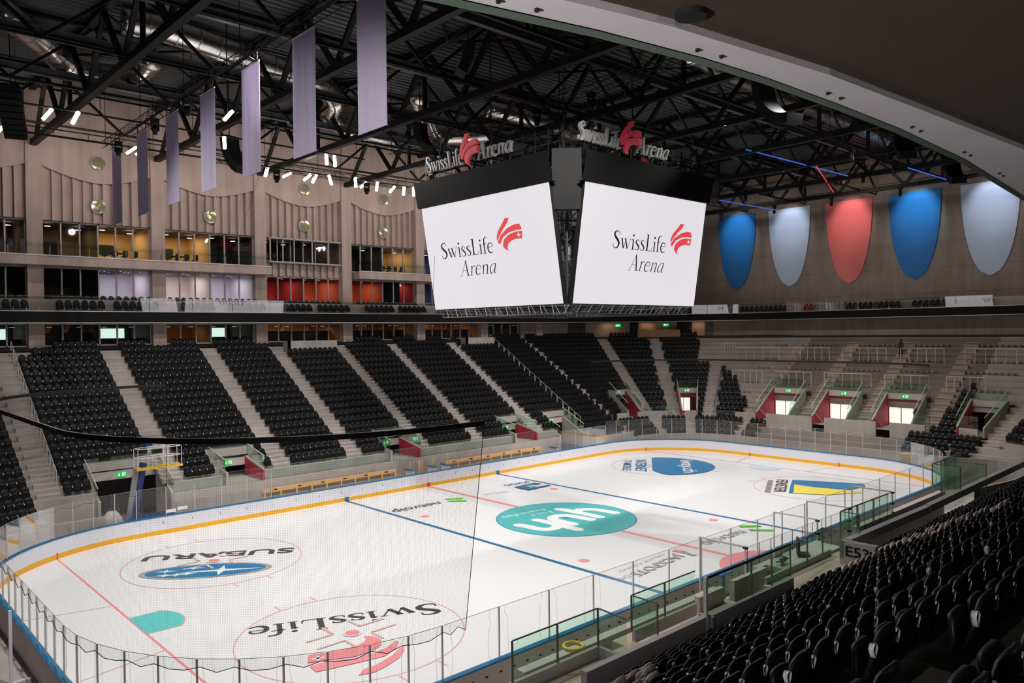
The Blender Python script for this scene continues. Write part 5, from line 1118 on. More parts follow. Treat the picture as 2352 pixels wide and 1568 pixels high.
# ---------------------------------------------------------------- video cube
vc = thing('video_cube', (0, 0, 13.5), 'four sided video cube hanging over centre ice with white screens and dark header', 'scoreboard')
O13 = 13.5
def fpt(side, u, v, off=0.0):
    """side 0: faces -x, 1: faces -y, 2: +x, 3: +y; u to the viewer's right, v up along the tilted face"""
    t = v / 6.45; a = 6.0 + 1.0 * t + off; z = 0.03 + 6.37 * t
    return [(-a, -u, z), (u, -a, z), (a, u, z), (-u, a, z)][side]
for sd in range(4):
    W = 5.65
    scr = MB().quad(fpt(sd, -W, 0), fpt(sd, W, 0), fpt(sd, W, 6.45), fpt(sd, -W, 6.45)).build('screen', 'screen_white', vc); scr['label'] = 'white lit screen with arena logo'
    MB().hexa([fpt(sd, -W, 0, -0.35), fpt(sd, W, 0, -0.35), fpt(sd, W, 0, -0.02), fpt(sd, -W, 0, -0.02), fpt(sd, -W, 6.45, -0.35), fpt(sd, W, 6.45, -0.35), fpt(sd, W, 6.45, -0.02), fpt(sd, -W, 6.45, -0.02)]).build('screen_back', 'black_matt', vc)
    MB().quad(fpt(sd, -5.95, 6.48, 0.06), fpt(sd, 5.95, 6.48, 0.06), fpt(sd, 5.95, 8.05, 0.16), fpt(sd, -5.95, 8.05, 0.16)).quad(fpt(sd, -5.95, 6.48, -0.3), fpt(sd, 5.95, 6.48, -0.3), fpt(sd, 5.95, 6.48, 0.06), fpt(sd, -5.95, 6.48, 0.06)).build('header_band', 'led_black', vc)
    sh = 0.0 if sd in (0, 2) else 1.30
    def F2(P, k=0.02): return [fpt(sd, p[0] + sh, p[1], k) for p in P]
    def wr(txt, u0, v0, w, cap, **kw):
        po, tw = serif(txt, **kw); sx = w / tw
        return [[(u0 + p[0] * sx, v0 + p[1] * cap) for p in P] for P in po]
    build_polys('wordmark', 'screen_black', scr, [F2(P) for P in wr('SwissLife', -4.22, 3.16, 4.9, 0.95)])
    build_polys('wordmark', 'screen_black', scr, [F2(P) for P in wr('Arena', -2.66, 1.97, 3.3, 0.93, slant=0.22, fat=0.85)])
    fl_ = build_polys('flame', 'screen_red', scr, [F2(FL[k]) for k in 'ABC'])
    build_polys('swiss_cross', 'screen_white', fl_, [F2(P, 0.035) for P in CROSS])
    # sign above the header
    sg = bpy.data.objects.new('roof_sign', None); COL.objects.link(sg); sg.parent = vc
    def F3(P, k=0.0): return [fpt(sd, p[0], 8.75 + p[1], -1.0 + k) for p in P]
    nrm = [(-0.18, 0, 0), (0, -0.18, 0), (0.18, 0, 0), (0, 0.18, 0)][sd]
    build_polys('letters', 'sign_letter', sg, [F3(P) for P in wr('SwissLife', -5.6, 0.05, 3.6, 0.95, fat=1.5) + wr('Arena', -0.75, 0.05, 3.0, 0.95, slant=0.22, fat=1.5)], nrm)
    ff = [[((p[0] - 1.06) * 0.80 - 2.15, (p[1] - 3.14) * 1.0 - 0.15) for p in FL[k]] for k in 'ABC']; build_polys('flame', 'sign_red', sg, [F3(P, 0.05) for P in ff], nrm)
    build_polys('swiss_cross', 'p_white', sg, [F3([((p[0] - 1.06) * 0.80 - 2.15, (p[1] - 3.14) * 1.0 - 0.15) for p in P], 0.26) for P in CROSS])
    b = MB(); b.bar(fpt(sd, -6, 8.75, -1.1), fpt(sd, 6, 8.75, -1.1), 0.08); b.bar(fpt(sd, -6, 9.2, -1.1), fpt(sd, 6, 9.2, -1.1), 0.05)
    for k in range(13): b.bar(fpt(sd, -6 + k, 8.0, -0.9), fpt(sd, -6 + k, 9.6, -1.15), 0.05)
    b.build('sign_frame', 'black_steel', sg)
b = MB()                                            # corner boxes and inner lattice
for sx in (-1, 1):
    for sy in (-1, 1):
        b = MB(); cx, cyy = sx * 6.15, sy * 6.15
        q = [(cx - .55 * sy * 1, cyy + .55 * sx), (cx + .55 * sy, cyy - .55 * sx)]
        b.hexa([(q[0][0] - .4 * sx, q[0][1] - .4 * sy, 5.0), (q[1][0] - .4 * sx, q[1][1] - .4 * sy, 5.0), (q[1][0], q[1][1], 5.0), (q[0][0], q[0][1], 5.0), (q[0][0] - .4 * sx, q[0][1] - .4 * sy, 8.2), (q[1][0] - .4 * sx, q[1][1] - .4 * sy, 8.2), (q[1][0] + .1 * sx, q[1][1] + .1 * sy, 8.2), (q[0][0] + .1 * sx, q[0][1] + .1 * sy, 8.2)]); b.build('corner_cladding', 'black_matt', vc)
b = MB()
for a in (5.3, 3.2):
    for z in (-0.45, 0.1, 2.4, 4.6, 6.6):
        C4 = [(-a, -a, z), (a, -a, z), (a, a, z), (-a, a, z)]
        for k in range(4): b.bar(C4[k], C4[(k + 1) % 4], 0.07)
    for sx in (-1, 1):
        for sy in (-1, 1):
            b.bar((sx * a, sy * a, -0.45), (sx * a, sy * a, 8.5), 0.09)
            for k in range(9): z = k * 0.95 - 0.4; b.bar((sx * a, sy * a, z), (sx * (a - 1), sy * a, z + 0.95), 0.035); b.bar((sx * (a - 1), sy * a, z), (sx * a, sy * a, z + 0.95), 0.035); b.bar((sx * a, sy * a, z), (sx * a, sy * (a - 1), z + 0.95), 0.035)
            b.bar((sx * (a - 1), sy * a, -0.4), (sx * (a - 1), sy * a, 8.3), 0.06); b.bar((sx * a, sy * (a - 1), -0.4), (sx * a, sy * (a - 1), 8.3), 0.06)
b.build('inner_lattice', 'grey_steel', vc)
b = MB()
for sd in range(4):
    for k in range(24):
        u = -5.6 + k * 0.47; b.bar(fpt(sd, u, -0.5, -0.6), fpt(sd, u + (0.23 if k % 2 else 0.0), -0.02, -0.3), 0.03)
    b.bar(fpt(sd, -5.7, -0.5, -0.6), fpt(sd, 5.7, -0.5, -0.6), 0.05); b.bar(fpt(sd, -5.7, -0.08, -0.4), fpt(sd, 5.7, -0.08, -0.4), 0.05)
b.build('bottom_lattice', 'alu', vc)
b = MB()
for sx in (-1, 1):
    for sy in (-1, 1): MB().tube([(sx * 3.2, sy * 3.2, 8.3), (sx * 3.2, sy * 3.2, 17.0)], 0.05, 6).build('hoist_chain', 'grey_steel', vc)
e = MB().box(-4.2, 4.2, -4.2, 4.2, 7.6, 7.9).build('top_plate', 'black_matt', vc)
e = thing('cube_speaker', (-4.6, -4.6, 17.0), 'pale curved speaker hanging in the corner gap of the video cube', 'speaker'); MB().hexa([(-.5, -.3, -1.0), (.3, -.5, -1.0), (.5, .3, -1.0), (-.3, .5, -1.0), (-.35, -.2, .3), (.2, -.35, .3), (.35, .2, .3), (-.2, .35, .3)]).build('cabinet', 'alu', e); MB().cyl((0, 0, .3), (0, 0, 1.4), 0.03, 6).build('chain', 'steel', e)
# ---------------------------------------------------------------- near canopy overhead
EDGE = [(-44, -29.2), (-40, -30.6), (-37, -31.6), (-34.76, -32.30), (-34.5, -32.36), (-34.2, -32.43), (-33.72, -32.51), (-33.33, -32.55), (-32.78, -32.575), (-32.15, -32.59), (-31.11, -32.57), (-29.28, -32.43), (-26, -32.2), (-10, -32.0), (30, -32.0)]
TOPS = [(-44.2, -29.6), (-40.2, -30.95), (-37.2, -31.85), (-34.9, -32.46), (-34.5, -32.55), (-34.25, -32.61), (-34.06, -32.65), (-33.6, -32.715), (-33.21, -32.77), (-32.35, -32.83), (-31.13, -32.91), (-29.3, -32.85), (-26, -32.6), (-10, -32.4), (30, -32.4)]
INN = [(x - 0.03, y - 0.045) for x, y in EDGE]
zc = 13.0
b = MB(); b.strip(z3(INN, zc + 0.004), z3(TOPS, zc + 0.004)); b.strip(z3(TOPS, zc + 0.004), z3(TOPS, zc + 0.03)); struct(b.build('trim_1', 'soffit_edge'), 'pale concrete edge band of the canopy overhead with bolt pairs')
b = MB(); b.strip(z3(INN, zc), z3(EDGE, zc)); b.strip(z3(EDGE, zc), z3(EDGE, zc + 0.9)); o = b.build('trim_2', MATS.get('lip_green') or mat('lip_green', (0.05, 0.09, 0.05), 0.4)); struct(o, 'dark green lip along the canopy edge')
b = MB(); b.strip(z3(TOPS, zc + 0.03), [(x, y - 22, zc + 0.03) for x, y in TOPS]); struct(b.build('ceiling_canopy', 'soffit_brown'), 'dark brown soffit of the gallery over the camera')
for i, x in enumerate((-33.5, -27.5, -21.5, -15)):   # lamps added out of view to brighten the near seat backs
    o = MB().tube([(0, 0, 0), (0, 0, 0.02)], 0.12, 20).build('added_downlight', 'lamp_soft', None); o.location = (x, -37.2, zc + 0.0); tag(o, 'added unseen downlight for the near seat backs, %s from the left' % ordw(i), 'ceiling light', 'added fill downlights')
    area('added_downlight_beam', (x, -37.2, zc - 0.02), (x + 1.5, -33.5, 9.5), 26, 0.25, 0.25, (0.95, 0.9, 1))
b = MB()
s = 0
for i in range(len(EDGE) - 1):
    pass
RE = resample([(p[0], p[1] - 0.10) for p in EDGE[2:12]], 0.12); s = 0
for i in range(1, len(RE)):
    if i % 7 == 0 or i % 7 == 1: x, y = RE[i]; b.tube([(x, y, zc - 0.006), (x, y, zc + 0.006)], 0.008, 8)
tag(b.build('bolt_heads', 'black_steel'), 'pairs of dark bolt heads in the canopy edge band', 'bolts', kind='stuff')
o = MB().tube([(0, 0, 0), (0, 0, 0.02)], 0.05, 24).build('ceiling_light', 'black_matt', None); o.location = (-34.07, -32.72, zc + 0.012); tag(o, 'round dark recessed lamp in the brown canopy soffit', 'ceiling light')
d = bpy.data.lights.new('exit_glow', 'POINT'); d.energy = 2.2; d.color = (0.1, 1, 0.25); d.shadow_soft_size = 0.1; o = bpy.data.objects.new('exit_glow', d); COL.objects.link(o); o.location = (-27.3, -32.5, 12.75)
e = thing('exit_sign', (-27.2, -33.0, 12.9), 'green escape sign hanging under the canopy', 'exit sign'); MB().box(-0.02, 0.02, -0.2, 0.2, -0.1, 0.1).build('sign_box', 'exit_green', e); MB().cyl((0, 0, 0.1), (0, 0, 0.3), 0.01, 6).build('hanger', 'steel', e)

# ---------------------------------------------------------------- near front: walks, parapets, glass
def slab(name, x0, x1, y0, y1, z0, z1, m, label): o = MB().box(x0, x1, y0, y1, z0, z1).build(name, m); struct(o, label); return o
slab('floor_walk', -24, -17.0, -22.6, -18.9, -0.05, 2.25, 'ochre_floor', 'ochre landing behind the first glass fence')
slab('floor_walk_2', -17.0, -11.0, -20.8, -18.0, -0.05, 2.0, 'ochre_floor', 'ochre landing behind the second glass fence')
slab('floor_walk_3', -9.6, -2.6, -22.0, -19.2, -0.05, 2.35, 'ochre_floor', 'ochre landing in front of the middle near seats')
def parapet(name, a, c, z0, z1, label, m='parapet_grey', th=0.12, grp='steel parapets along the near stand'):
    o = MB().bar((a[0], a[1], (z0 + z1) / 2), (c[0], c[1], (z0 + z1) / 2), th, z1 - z0).build(name, m); tag(o, label, 'parapet', grp); return o
parapet('steel_parapet', (-24, -18.9), (-18.7, -18.9), 2.2, 2.6, 'steel kick parapet under the nearest glass fence', 'parapet_grey'); parapet('steel_parapet', (-18.7, -18.9), (-18.8, -20.1), 2.2, 2.6, 'short steel parapet turning towards the seats', 'parapet_grey')
parapet('steel_parapet', (-21.5, -20.85), (-15.9, -20.85), 2.6, 3.3, 'long grey parapet just in front of the near seats', 'parapet_grey', 0.2); parapet('steel_parapet', (-15.9, -20.6), (-15.9, -21.1), 2.6, 3.3, 'parapet corner below the glass corner post', 'frame_grey')
parapet('steel_parapet', (-16.0, -20.95), (-10.7, -20.95), 2.6, 3.3, 'steel parapet with a pale top under the long glass screen', 'frame_grey')
parapet('steel_parapet', (-4.4, -20.15), (4.2, -20.25), 2.95, 3.3, 'grey parapet beyond the second landing', 'parapet_grey', 0.3); parapet('steel_parapet', (4.4, -20.2), (26, -19.9), 2.95, 3.3, 'long grey parapet running to the right corner', 'parapet_grey', 0.3)
parapet('steel_parapet', (-17.0, -18.9), (-13.6, -18.9), 2.2, 2.6, 'steel kick parapet under the second glass fence', 'parapet_grey'); parapet('steel_parapet', (-9.4, -19.2), (-4.0, -19.2), 2.3, 2.6, 'steel kick parapet by the second landing', 'frame_grey')
pe = thing('sector_block', (-4.72, -20.6, 2.5), 'grey block end with the black sector number E53', 'sector sign'); MB().box(-0.15, 0.15, -0.85, 0.6, -0.3, 0.8).build('block', 'parapet_grey', pe)
place_text('sector_number', 'black_matt', pe, 'E53', (-0.165, 0.35, 0.22), (0, -1, 0), (0, 0, 1), 0.95, 0.42, bold=0.02)
place_text('sector_number', 'black_matt', pe, 'E53', (-0.13, -0.865, 0.22), (1, 0, 0), (0, 0, 1), 0.26, 0.3, bold=0.02)
def fence(pts, z0, z1, where, m='pane_green', seg_=1.7):
    P = [];
    for a, c in zip(pts, pts[1:]):
        L = math.hypot(c[0] - a[0], c[1] - a[1]); n = max(1, round(L / seg_)); P += [(a[0] + (c[0] - a[0]) * i / n, a[1] + (c[1] - a[1]) * i / n) for i in range(n)]
    P.append(pts[-1]); glass_run(P, z0, z1, m, 'edge_dark', where, 'green glass fences of the near stand', name='glass_balustrade', th=0.02, pw=0.045, edge=0.035)
fence([(-22.2, -18.9), (-18.7, -18.9), (-18.8, -20.1)], 2.6, 3.72, 'of the nearest fence beside the seats')
fence([(-17.1, -19.9), (-17.1, -18.9), (-13.6, -18.9)], 2.6, 3.72, 'of the second fence with a green end pane')
fence([(-16.0, -20.9), (-10.7, -20.9)], 3.3, 4.45, 'of the long screen with dark handrail', seg_=2.6)
o = MB().box(-16.08, -15.98, -20.96, -20.86, 2.6, 4.5).build('corner_post', 'steel_rail'); tag(o, 'pale square corner post of the long glass screen', 'post')
o = MB().bar((-16.0, -20.9, 4.46), (-10.7, -20.9, 4.46), 0.06).build('handrail', 'black_steel'); tag(o, 'dark handrail on the long glass screen', 'handrail')
fence([(-10.4, -20.0), (-4.9, -19.3), (-4.9, -20.2)], 2.6, 3.7, 'of the fence round the second landing'); fence([(-3.2, -20.1), (-3.2, -19.3), (2.0, -19.3)], 3.0, 4.1, 'of the fence beyond the sector number')
fence([(9.5, -20.1), (9.5, -18.7), (13.5, -18.7)], 3.3, 4.5, 'of the tall pane past the middle'); fence([(14.2, -20.0), (14.2, -17.6), (18.5, -17.4)], 2.0, 4.0, 'of the fence before the curved wall'); fence([(25.5, -19.8), (30.5, -19.2)], 3.3, 4.6, 'of the fence at the right edge')
slab('wall_near_low', -20.3, -9.5, -17.35, -17.0, -0.05, 1.78, 'conc_front', 'low concrete wall behind the near boards'); slab('wall_near_low_2', -7.6, -2.0, -17.9, -17.6, -0.05, 2.3, 'conc_front', 'concrete wall of the timekeepers bench'); slab('wall_near_low_3', 3.2, 15.5, -17.35, -17.0, -0.05, 1.9, 'conc_front', 'low concrete wall at the right of the near side')
slab('wall_near_bench_2', -12.9, -11.3, -18.6, -18.4, 1.4, 2.55, 'conc_front', 'short concrete screen wall seen through green glass'); slab('wall_near_bench', -10.6, -8.2, -18.6, -18.4, 1.4, 2.6, 'conc_front', 'concrete screen wall seen through green glass')
b = MB(); P = arc2(24, -17.0, 3.6, -80, 60, 14); P = [(15.5, -19.0), (19, -19.6)] + [(p[0], p[1]) for p in P]
b.strip(z3(P, -0.05), z3(P, 2.3)); Q = [(p[0] + 0.25, p[1] - 0.2) for p in P]; b.strip(z3(P, 2.3), z3(Q, 2.3)); b.strip(z3(Q, 2.3), z3(Q, -0.05)); struct(b.build('wall_curved', 'conc_front'), 'curved concrete tunnel wall at the right end of the near side')
o = MB().bar((-15.5, -20.6, 2.3), (-10.9, -20.5, 2.3), 0.5, 0.1).build('red_ledge', 'red_wall'); tag(o, 'dark red ledge behind the long glass screen', 'ledge')
o = MB().tube([(0.32 * math.cos(t * PI / 12), 0.32 * math.sin(t * PI / 12), 0) for t in range(25)], 0.05, 8).build('hose_coil', 'hose_yellow', None, True, (-17.9, -17.15, 1.85)); tag(o, 'yellow hose ring lying on the low wall', 'hose')
# penalty box glass in front of the timekeepers side
TB = [(-7.6, -15.1), (-7.6, -17.3)]
glass_run([(-7.6, -15.1), (-7.6, -17.4)], 0.9, 3.0, 'pane_clear', 'alu', 'closing the left end of the timekeepers box', 'glass of the timekeepers box', name='box_glass')
glass_run([(-7.6 + i * 0.95, -17.4) for i in range(17)], 1.5, 3.05, 'pane_clear', 'black_steel', 'along the back of the timekeepers box', 'glass of the timekeepers box', name='box_glass', th=0.01, pw=0.02)
glass_run([(7.6, -15.1), (7.6, -17.4)], 0.9, 3.0, 'pane_clear', 'alu', 'closing the right end of the timekeepers box', 'glass of the timekeepers box', name='box_glass')
for i, x in enumerate((-7.6, -1.2, 2.2, 7.6)):
    e = thing('door_frame', (x, -16.2, 0), 'slim steel gate frame of the timekeepers box, %s from the left' % ordw(i), 'gate', 'gate frames of the timekeepers box')
    MB().bar((0, 1.1, 0), (0, 1.1, 3.05), 0.06).bar((0, -1.1, 0), (0, -1.1, 3.05), 0.06).bar((0, 1.1, 3.05), (0, -1.1, 3.05), 0.06).build('frame', 'steel_rail', e); b = MB()
    for z in (1.4, 1.9, 2.4, 3.0): b.box(-0.06, 0.06, -1.2, -1.02, z - 0.04, z + 0.04)
    b.build('hinges', 'black_matt', e)
e = thing('office_chair', (-4.8, -18.35, 2.3), 'black office chair on the timekeepers wall', 'chair', rz=0.6); MB().box(-0.3, 0.3, 0.12, 0.2, 0.12, 0.75).build('backrest', 'black_matt', e); MB().box(-0.28, 0.28, -0.3, 0.2, 0.02, 0.12).build('seat', 'black_matt', e)
slab('trim_3', -7.0, -2.2, -18.9, -17.9, 2.1, 2.3, 'conc_front', 'desk ledge of the timekeepers bench')
e = thing('tool_pile', (-6.5, -18.3, 2.32), 'small pile of tools and hoses on the timekeepers ledge', 'tools'); b = MB(); rnd = random.Random(3)
for i in range(9): a = rnd.random() * 3; b.tube([(rnd.uniform(-.4, .4), rnd.uniform(-.2, .2), 0.05 + .03 * i) for _ in range(3)], 0.03, 6)
b.build('tools', 'grey_steel', e)
# blue gate shelves
for i, (x, y) in enumerate(((-6.2, -15.4), (-0.9, -16.0), (1.6, -15.6))): tag(MB().box(x - .5, x + .5, y - .18, y + .18, 1.2, 1.26).box(x - .05, x + .05, y - .05, y + .05, -0.05, 1.2).build('blue_shelf', 'cap_blue'), 'blue shelf on the near side behind the boards, %s from the left' % ordw(i), 'shelf', 'blue shelves at the near boards')
# player benches on the far side
slab('floor_bench', -13.4, 15.2, 15.05, 16.7, -0.05, 0.31, 'conc_front', 'raised concrete floor of the player benches')
for i, (x0, x1) in enumerate(((-12.9, -2.0), (2.9, 14.0))):
    e = thing('player_bench', ((x0 + x1) / 2, 15.9, 0.33), 'long pale timber player bench behind the far boards, %s one' % ('left', 'right')[i], 'bench', 'player benches'); L = (x1 - x0) / 2
    MB().box(-L, L, -0.2, 0.25, 0.46, 0.52).build('seat', 'wood_bench', e); MB().box(-L, L, 0.42, 0.47, 0.86, 1.14).build('backrest', 'wood_bench', e); n = 9
    for k in range(n + 1): x = -L + 0.1 + (2 * L - .2) * k / n; MB().box(x - 0.05, x + 0.05, -0.15, 0.45, -0.02, 0.46).box(x - .05, x + .05, 0.35, 0.42, 0.46, 0.95).build('leg', 'wood_bench', e)
    b = MB()
    for k in range(6): x = -L + 0.9 + (2 * L - 1.8) * k / 5; b.box(x - 0.13, x + 0.13, 0.40, 0.418, 0.97, 1.04)
    b.build('back_slots', 'black_matt', e)
for i, x in enumerate((-1.3, 0.9, 2.2, 14.8)):
    e = thing('bench_gate', (x, 15.5, 0.25), 'small gate with blue top between the player benches, %s from the left' % ordw(i), 'gate', 'blue topped gates of the benches'); MB().box(-0.05, 0.05, -0.55, 0.45, 0, 1.1).build('panel', 'board_white', e); MB().box(-0.12, 0.12, -0.6, 0.5, 1.1, 1.17).build('top', 'cap_blue', e)
for i, (x, y) in enumerate(((-0.9, 16.0), (-0.1, 15.8), (0.5, 16.3), (1.5, 16.2))): tag(MB().box(x - .05, x + .05, y - .05, y + .05, -0.05, 1.9).build('timber_post', 'wood_bench'), 'short timber post standing between the benches, %s from the left' % ordw(i), 'post', 'timber posts between the benches')
# blue boom lift at the far left tunnel
e = thing('boom_lift', (-20.4, 15.9, 0), 'blue boom lift with railed work basket by the far left tunnel', 'lift')
MB().bar((-0.9, 0.3, 0.9), (-0.35, 0.0, 4.3), 0.42, 0.30).build('boom', 'lift_blue', e); MB().bar((-1.15, 0.3, 0.9), (-0.75, 0.0, 4.0), 0.14, 0.34).build('inner_boom', 'frame_grey', e)
MB().box(-1.2, 1.4, -0.7, 0.8, 0.15, 1.0).build('chassis', 'lift_blue', e)
for x in (-0.8, 1.0):
    for y in (-0.7, 0.7): MB().tube([(x, y - 0.12, 0.3), (x, y + 0.12, 0.3)], 0.33, 20).build('wheel', 'black_matt', e)
bk = bpy.data.objects.new('basket', None); COL.objects.link(bk); bk.parent = e; bk.location = (0.45, -0.2, 4.0); MB().box(-1.35, 1.35, -0.42, 0.42, -0.06, 0.06).build('basket_floor', 'hazard', bk)
b = MB()
for z in (0.55, 1.1):
    P = [(1.3 * math.copysign(abs(math.cos(t)) ** 0.5, math.cos(t)), 0.42 * math.copysign(abs(math.sin(t)) ** 0.5, math.sin(t)), z + 0.12) for t in [2 * PI * k / 28 for k in range(29)]]; b.tube(P, 0.025, 6)
for x in (-1.28, -0.45, 0.45, 1.28):
    for y in (-0.40, 0.40): b.tube([(x, y, 0), (x, y, 1.2)], 0.022, 6)
b.build('basket_rails', 'steel_rail', bk); MB().box(-0.5, 0.1, -0.5, -0.35, 0.9, 1.15).build('control_panel', 'black_matt', bk); MB().box(-0.75, -0.35, -0.1, 0.2, 1.35, 1.65).build('machine_box', 'lift_blue', bk); MB().box(-0.4, 0.25, -0.45, -0.43, 0.85, 0.95).build('plate', 'paper', bk)
for i, (x, z) in enumerate(((-19.55, 1.35), (-18.85, 1.42))): tag(MB().box(x - .3, x + .3, 14.79, 14.80, z - .10, z + .10).build('paper_note', 'paper'), 'white sheet taped low on the far glass, %s one' % ('left', 'right')[i], 'sheet', 'white sheets taped to the far glass')
o = MB().tube([(0, 0, 0), (0.02, 0, 0.5), (0, 0, 0.9), (0, 0, 1.3), (0, 0, 1.7)], [0.45, 0.5, 0.6, 0.55, 0.25], 14).build('covered_machine', 'conc_tread', None, True, (-22.6, 15.8, -0.05)); tag(o, 'pale covered machine behind the glass left of the lift', 'machine')
# crate stack at the far right corner
e = thing('crate_stack', (31.4, -9.5, -0.05), 'stack of pale timber planks behind the far corner glass', 'timber stack'); 
for k in range(11): MB().box(-0.6, 0.6, -0.5, 0.5, k * 0.15, k * 0.15 + 0.11).build('layer', 'wood_crate', e)
e = thing('tool_table', (31.0, -15.2, -0.05), 'small round yellow topped table behind the right boards', 'table'); MB().tube([(0, 0, .95), (0, 0, 1.02)], 0.45, 20).build('top', 'hose_yellow', e); MB().cyl((0, 0, 0), (0, 0, .95), 0.05, 8).build('leg', 'grey_steel', e)
# white stand outside the near left glass
e = thing('white_stand', (-30.9, -2.5, -0.05), 'white post on a flat frame outside the left end boards', 'stand'); MB().box(-0.05, 0.05, -0.05, 0.05, 0, 2.6).build('post', 'board_white', e); MB().box(-0.6, 0.6, -0.06, 0.06, 0, 0.07).box(-0.6, -0.5, -0.6, 0.6, 0, 0.07).build('foot', 'board_white', e)
# lights hung between stand and glass: handrail beside the far seats
def stair_rail(w, t, k0, k1, label, h=0.95, m='steel_rail', step=1):
    o = PT(w, sk(k0), t); e = thing('handrail', (o[0], o[1], zk(k0)), label, 'handrail', 'handrails on the stands'); b = MB()
    def q(k, z): p = PT(w, sk(k) + 0.3, t); return (p[0] - o[0], p[1] - o[1], zk(k) - zk(k0) + z)
    for k in range(k0, k1, step):
        b.tube([q(k, 0), q(k, h), q(k + step * 0.85, h - 0.02), q(k + step * 0.85, 0.25)], 0.02, 6)
    b.build('rail', m, e); return e
stair_rail('far', -24.95, 4, 20, 'steel handrail down the leftmost aisle of the far stand'); stair_rail('far', 20.6, 3, 20, 'steel handrail between the seats left of the corner')
stair_rail('fr', 24.0, 4, 12, 'blue handrail beside the standing terrace', 0.9, 'lift_blue')
# rails of the standing terrace
RL = [(12.0, 13.9, 9.25), (12.0, 7.6, 3.5), (12.0, 2.1, -2.4), (12.0, -3.8, -7.8), (12.0, -9.6, -13.9), (8.0, 12.3, 9.1), (8.0, 7.7, 3.6), (8.0, 2.2, -2.5), (8.0, -3.8, -7.8), (8.0, -9.3, -12.5), (12.9, 16.0, 14.6)]
for i, (s, y0, y1) in enumerate(RL):
    k = int(round((s - 0.15) / 0.8)); z = zk(k); x = HX + s + 0.1; ym = (y0 + y1) / 2; h = (y0 - y1) / 2
    def bend(y):                                    # rails follow the curved ends of the terrace
        ex = max(0, y - 7.5) if y > 0 else max(0, -11.5 - y); r = RC + s; return -(r - math.sqrt(max(0.1, r * r - ex * ex)))
    e = thing('standing_rail', (x, ym, z), 'steel crowd rail on the standing terrace, %s row, %s from the left' % ('upper' if s > 10 else 'lower', ordw(i if i < 5 else i - 5)), 'crowd rail', 'crowd rails on the standing terrace'); hh = 1.38
    n = 5; b = MB()
    for q in range(n + 1):
        y = h - 2 * h * q / n; b.tube([(bend(ym + y), y, 0), (bend(ym + y), y, hh)], 0.028, 6)
    b.build('posts', 'steel_rail', e); MB().tube([(bend(ym + h), h, hh - 0.1), (bend(ym + h), h, hh)] + [(bend(ym + h - 2 * h * q / 8), h - 2 * h * q / 8, hh + 0.02) for q in range(9)] + [(bend(ym - h), -h, hh - 0.1)], 0.03, 6).build('top_rail', 'steel_rail', e)
mat('socket_grey', (0.30, 0.27, 0.25), 0.4)
sock = MB().tube([(0, 0, 0), (0, 0, 0.06), (0, 0, 0.22)], [0.05, 0.13, 0.16], 10).build('seat_socket', 'socket_grey', None, True); first = True; row_no = 0
for k, zo in ((18, 0), (15, 0), (13, 0), (10, 0), (8, 0)):
    row_no += 1; y = 11.0; ci = 0
    while y > -14.2:
        inr = any(b_ + 0.35 < y < a_ - 0.35 for s_, a_, b_ in RL[:5]) or y < -10
        if inr and not any(abs(y - c) < 0.85 for c in (8.6, 2.2, -3.5, -9.3)):
            o = sock if first else sock.copy()
            if not first: COL.objects.link(o)
            first = False; s = sk(k) + 0.45; ex = max(0, -11.5 - y) or max(0, y - 7.5); r = RC + s
            o.location = (HX + s - (r - math.sqrt(max(0.1, r * r - ex * ex))), y, zk(k)); o['label'] = 'round seat socket on the standing terrace, %s row down, %s from the left' % (ordw(row_no - 1), ordw(ci)); o['category'] = 'seat socket'; o['group'] = 'round seat sockets on the standing terrace'; ci += 1
        y -= 0.52
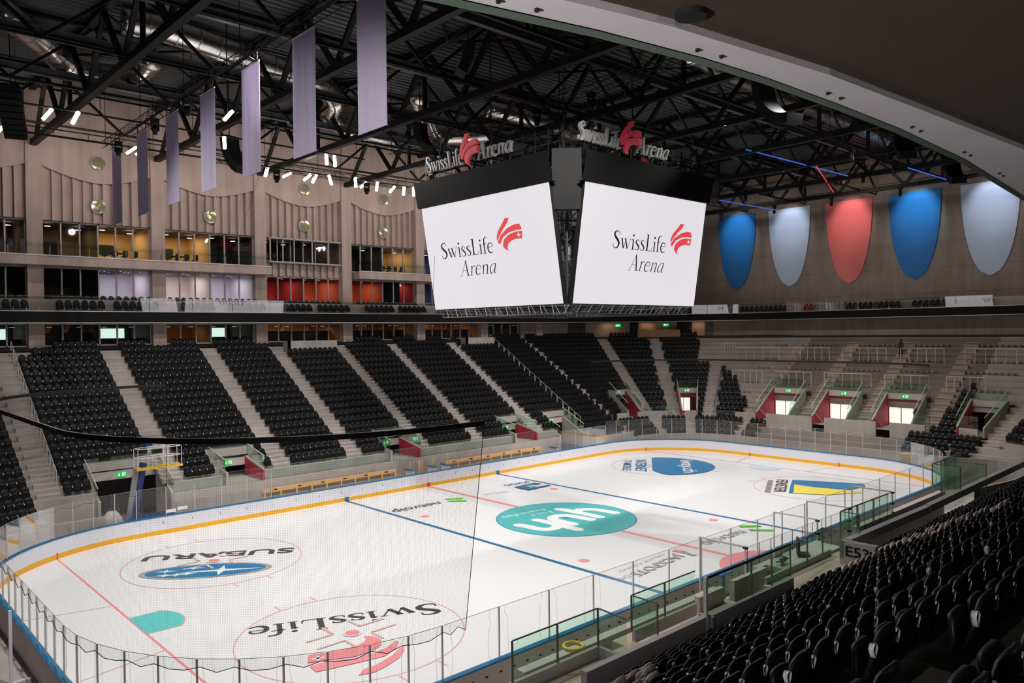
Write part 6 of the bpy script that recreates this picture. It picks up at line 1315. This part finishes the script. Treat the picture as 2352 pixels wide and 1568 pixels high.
# person on the terrace
me = bpy.data.meshes.new('person'); V = [(0, 0, 0.95), (0, 0, 1.15), (0, 0.0, 1.42), (0, 0, 1.53), (0, -0.02, 1.68), (0.1, 0, 0.9), (0.11, 0.0, 0.5), (0.12, 0.03, 0.06), (0.12, -0.10, 0.03), (-0.1, 0, 0.9), (-0.11, 0.0, 0.5), (-0.12, 0.03, 0.06), (-0.12, -0.10, 0.03), (0.2, 0, 1.40), (0.26, 0.02, 1.12), (0.24, -0.12, 0.90), (-0.2, 0, 1.40), (-0.26, 0.02, 1.12), (-0.24, -0.12, 0.90)]
E_ = [(0, 1), (1, 2), (2, 3), (3, 4), (0, 5), (5, 6), (6, 7), (7, 8), (0, 9), (9, 10), (10, 11), (11, 12), (2, 13), (13, 14), (14, 15), (2, 16), (16, 17), (17, 18)]
me.from_pydata(V, E_, []); me.materials.append(MATS['clothes_dark']); po = bpy.data.objects.new('person', me); COL.objects.link(po); md = po.modifiers.new('skin', 'SKIN'); RD = [.15, .14, .15, .06, .105, .09, .07, .05, .045, .09, .07, .05, .045, .06, .05, .04, .06, .05, .04]
for i, r in enumerate(RD): me.skin_vertices[0].data[i].radius = (r, r * 0.85); me.skin_vertices[0].data[i].use_root = (i == 0)
po.modifiers.new('sub', 'SUBSURF').levels = 2; po.modifiers['sub'].render_levels = 2
po.location = (HX + sk(16) + 0.4, -3.35, zk(16)); po.rotation_euler = (0, 0, -PI / 2); tag(po, 'person in dark clothes standing on the stair of the standing terrace', 'person')
MB().tube([(0, 0.02, 1.66), (0, 0.02, 1.76), (0, 0.02, 1.81)], [0.10, 0.10, 0.05], 12).build('hair', 'black_matt', po, True)
# thin cables
for a, c, lab in (((-6.2, 3.9, 31), (-6.6, 5.2, 13.6), 'thin cable hanging in front of the left screen'), ((-12, 14, 28), (-9, 30.9, 17.5), 'thin slanting cable before the upper suites'), ((-9, -3, 29), (-12.5, 3.5, 25), 'thin slack cable under the roof left of the cube')):
    tag(MB().tube([a, c], 0.012, 5).build('cable', 'grey_steel'), lab, 'cable', 'thin hanging cables')

# added fill lamp behind the camera, brightens the canopy edge and nearest seats
e = thing('fill_lamp', (-39.6, -32.6, 9.2), 'added fill lamp on a tripod behind the camera', 'lamp'); MB().box(-0.15, 0.15, -0.12, 0.12, 0.9, 1.1).build('lamp_head', 'lamp_soft', e)
for a in (0, 2.1, 4.2): MB().tube([(0, 0, 0.9), (0.35 * math.cos(a), 0.35 * math.sin(a), 0)], 0.012, 6).build('leg', 'black_steel', e)
d = bpy.data.lights.new('fill_lamp_light', 'POINT'); d.energy = 1500; d.color = (0.93, 0.88, 1.0); d.shadow_soft_size = 0.15; o = bpy.data.objects.new('fill_lamp_light', d); COL.objects.link(o); o.location = (-39.5, -32.5, 10.6)
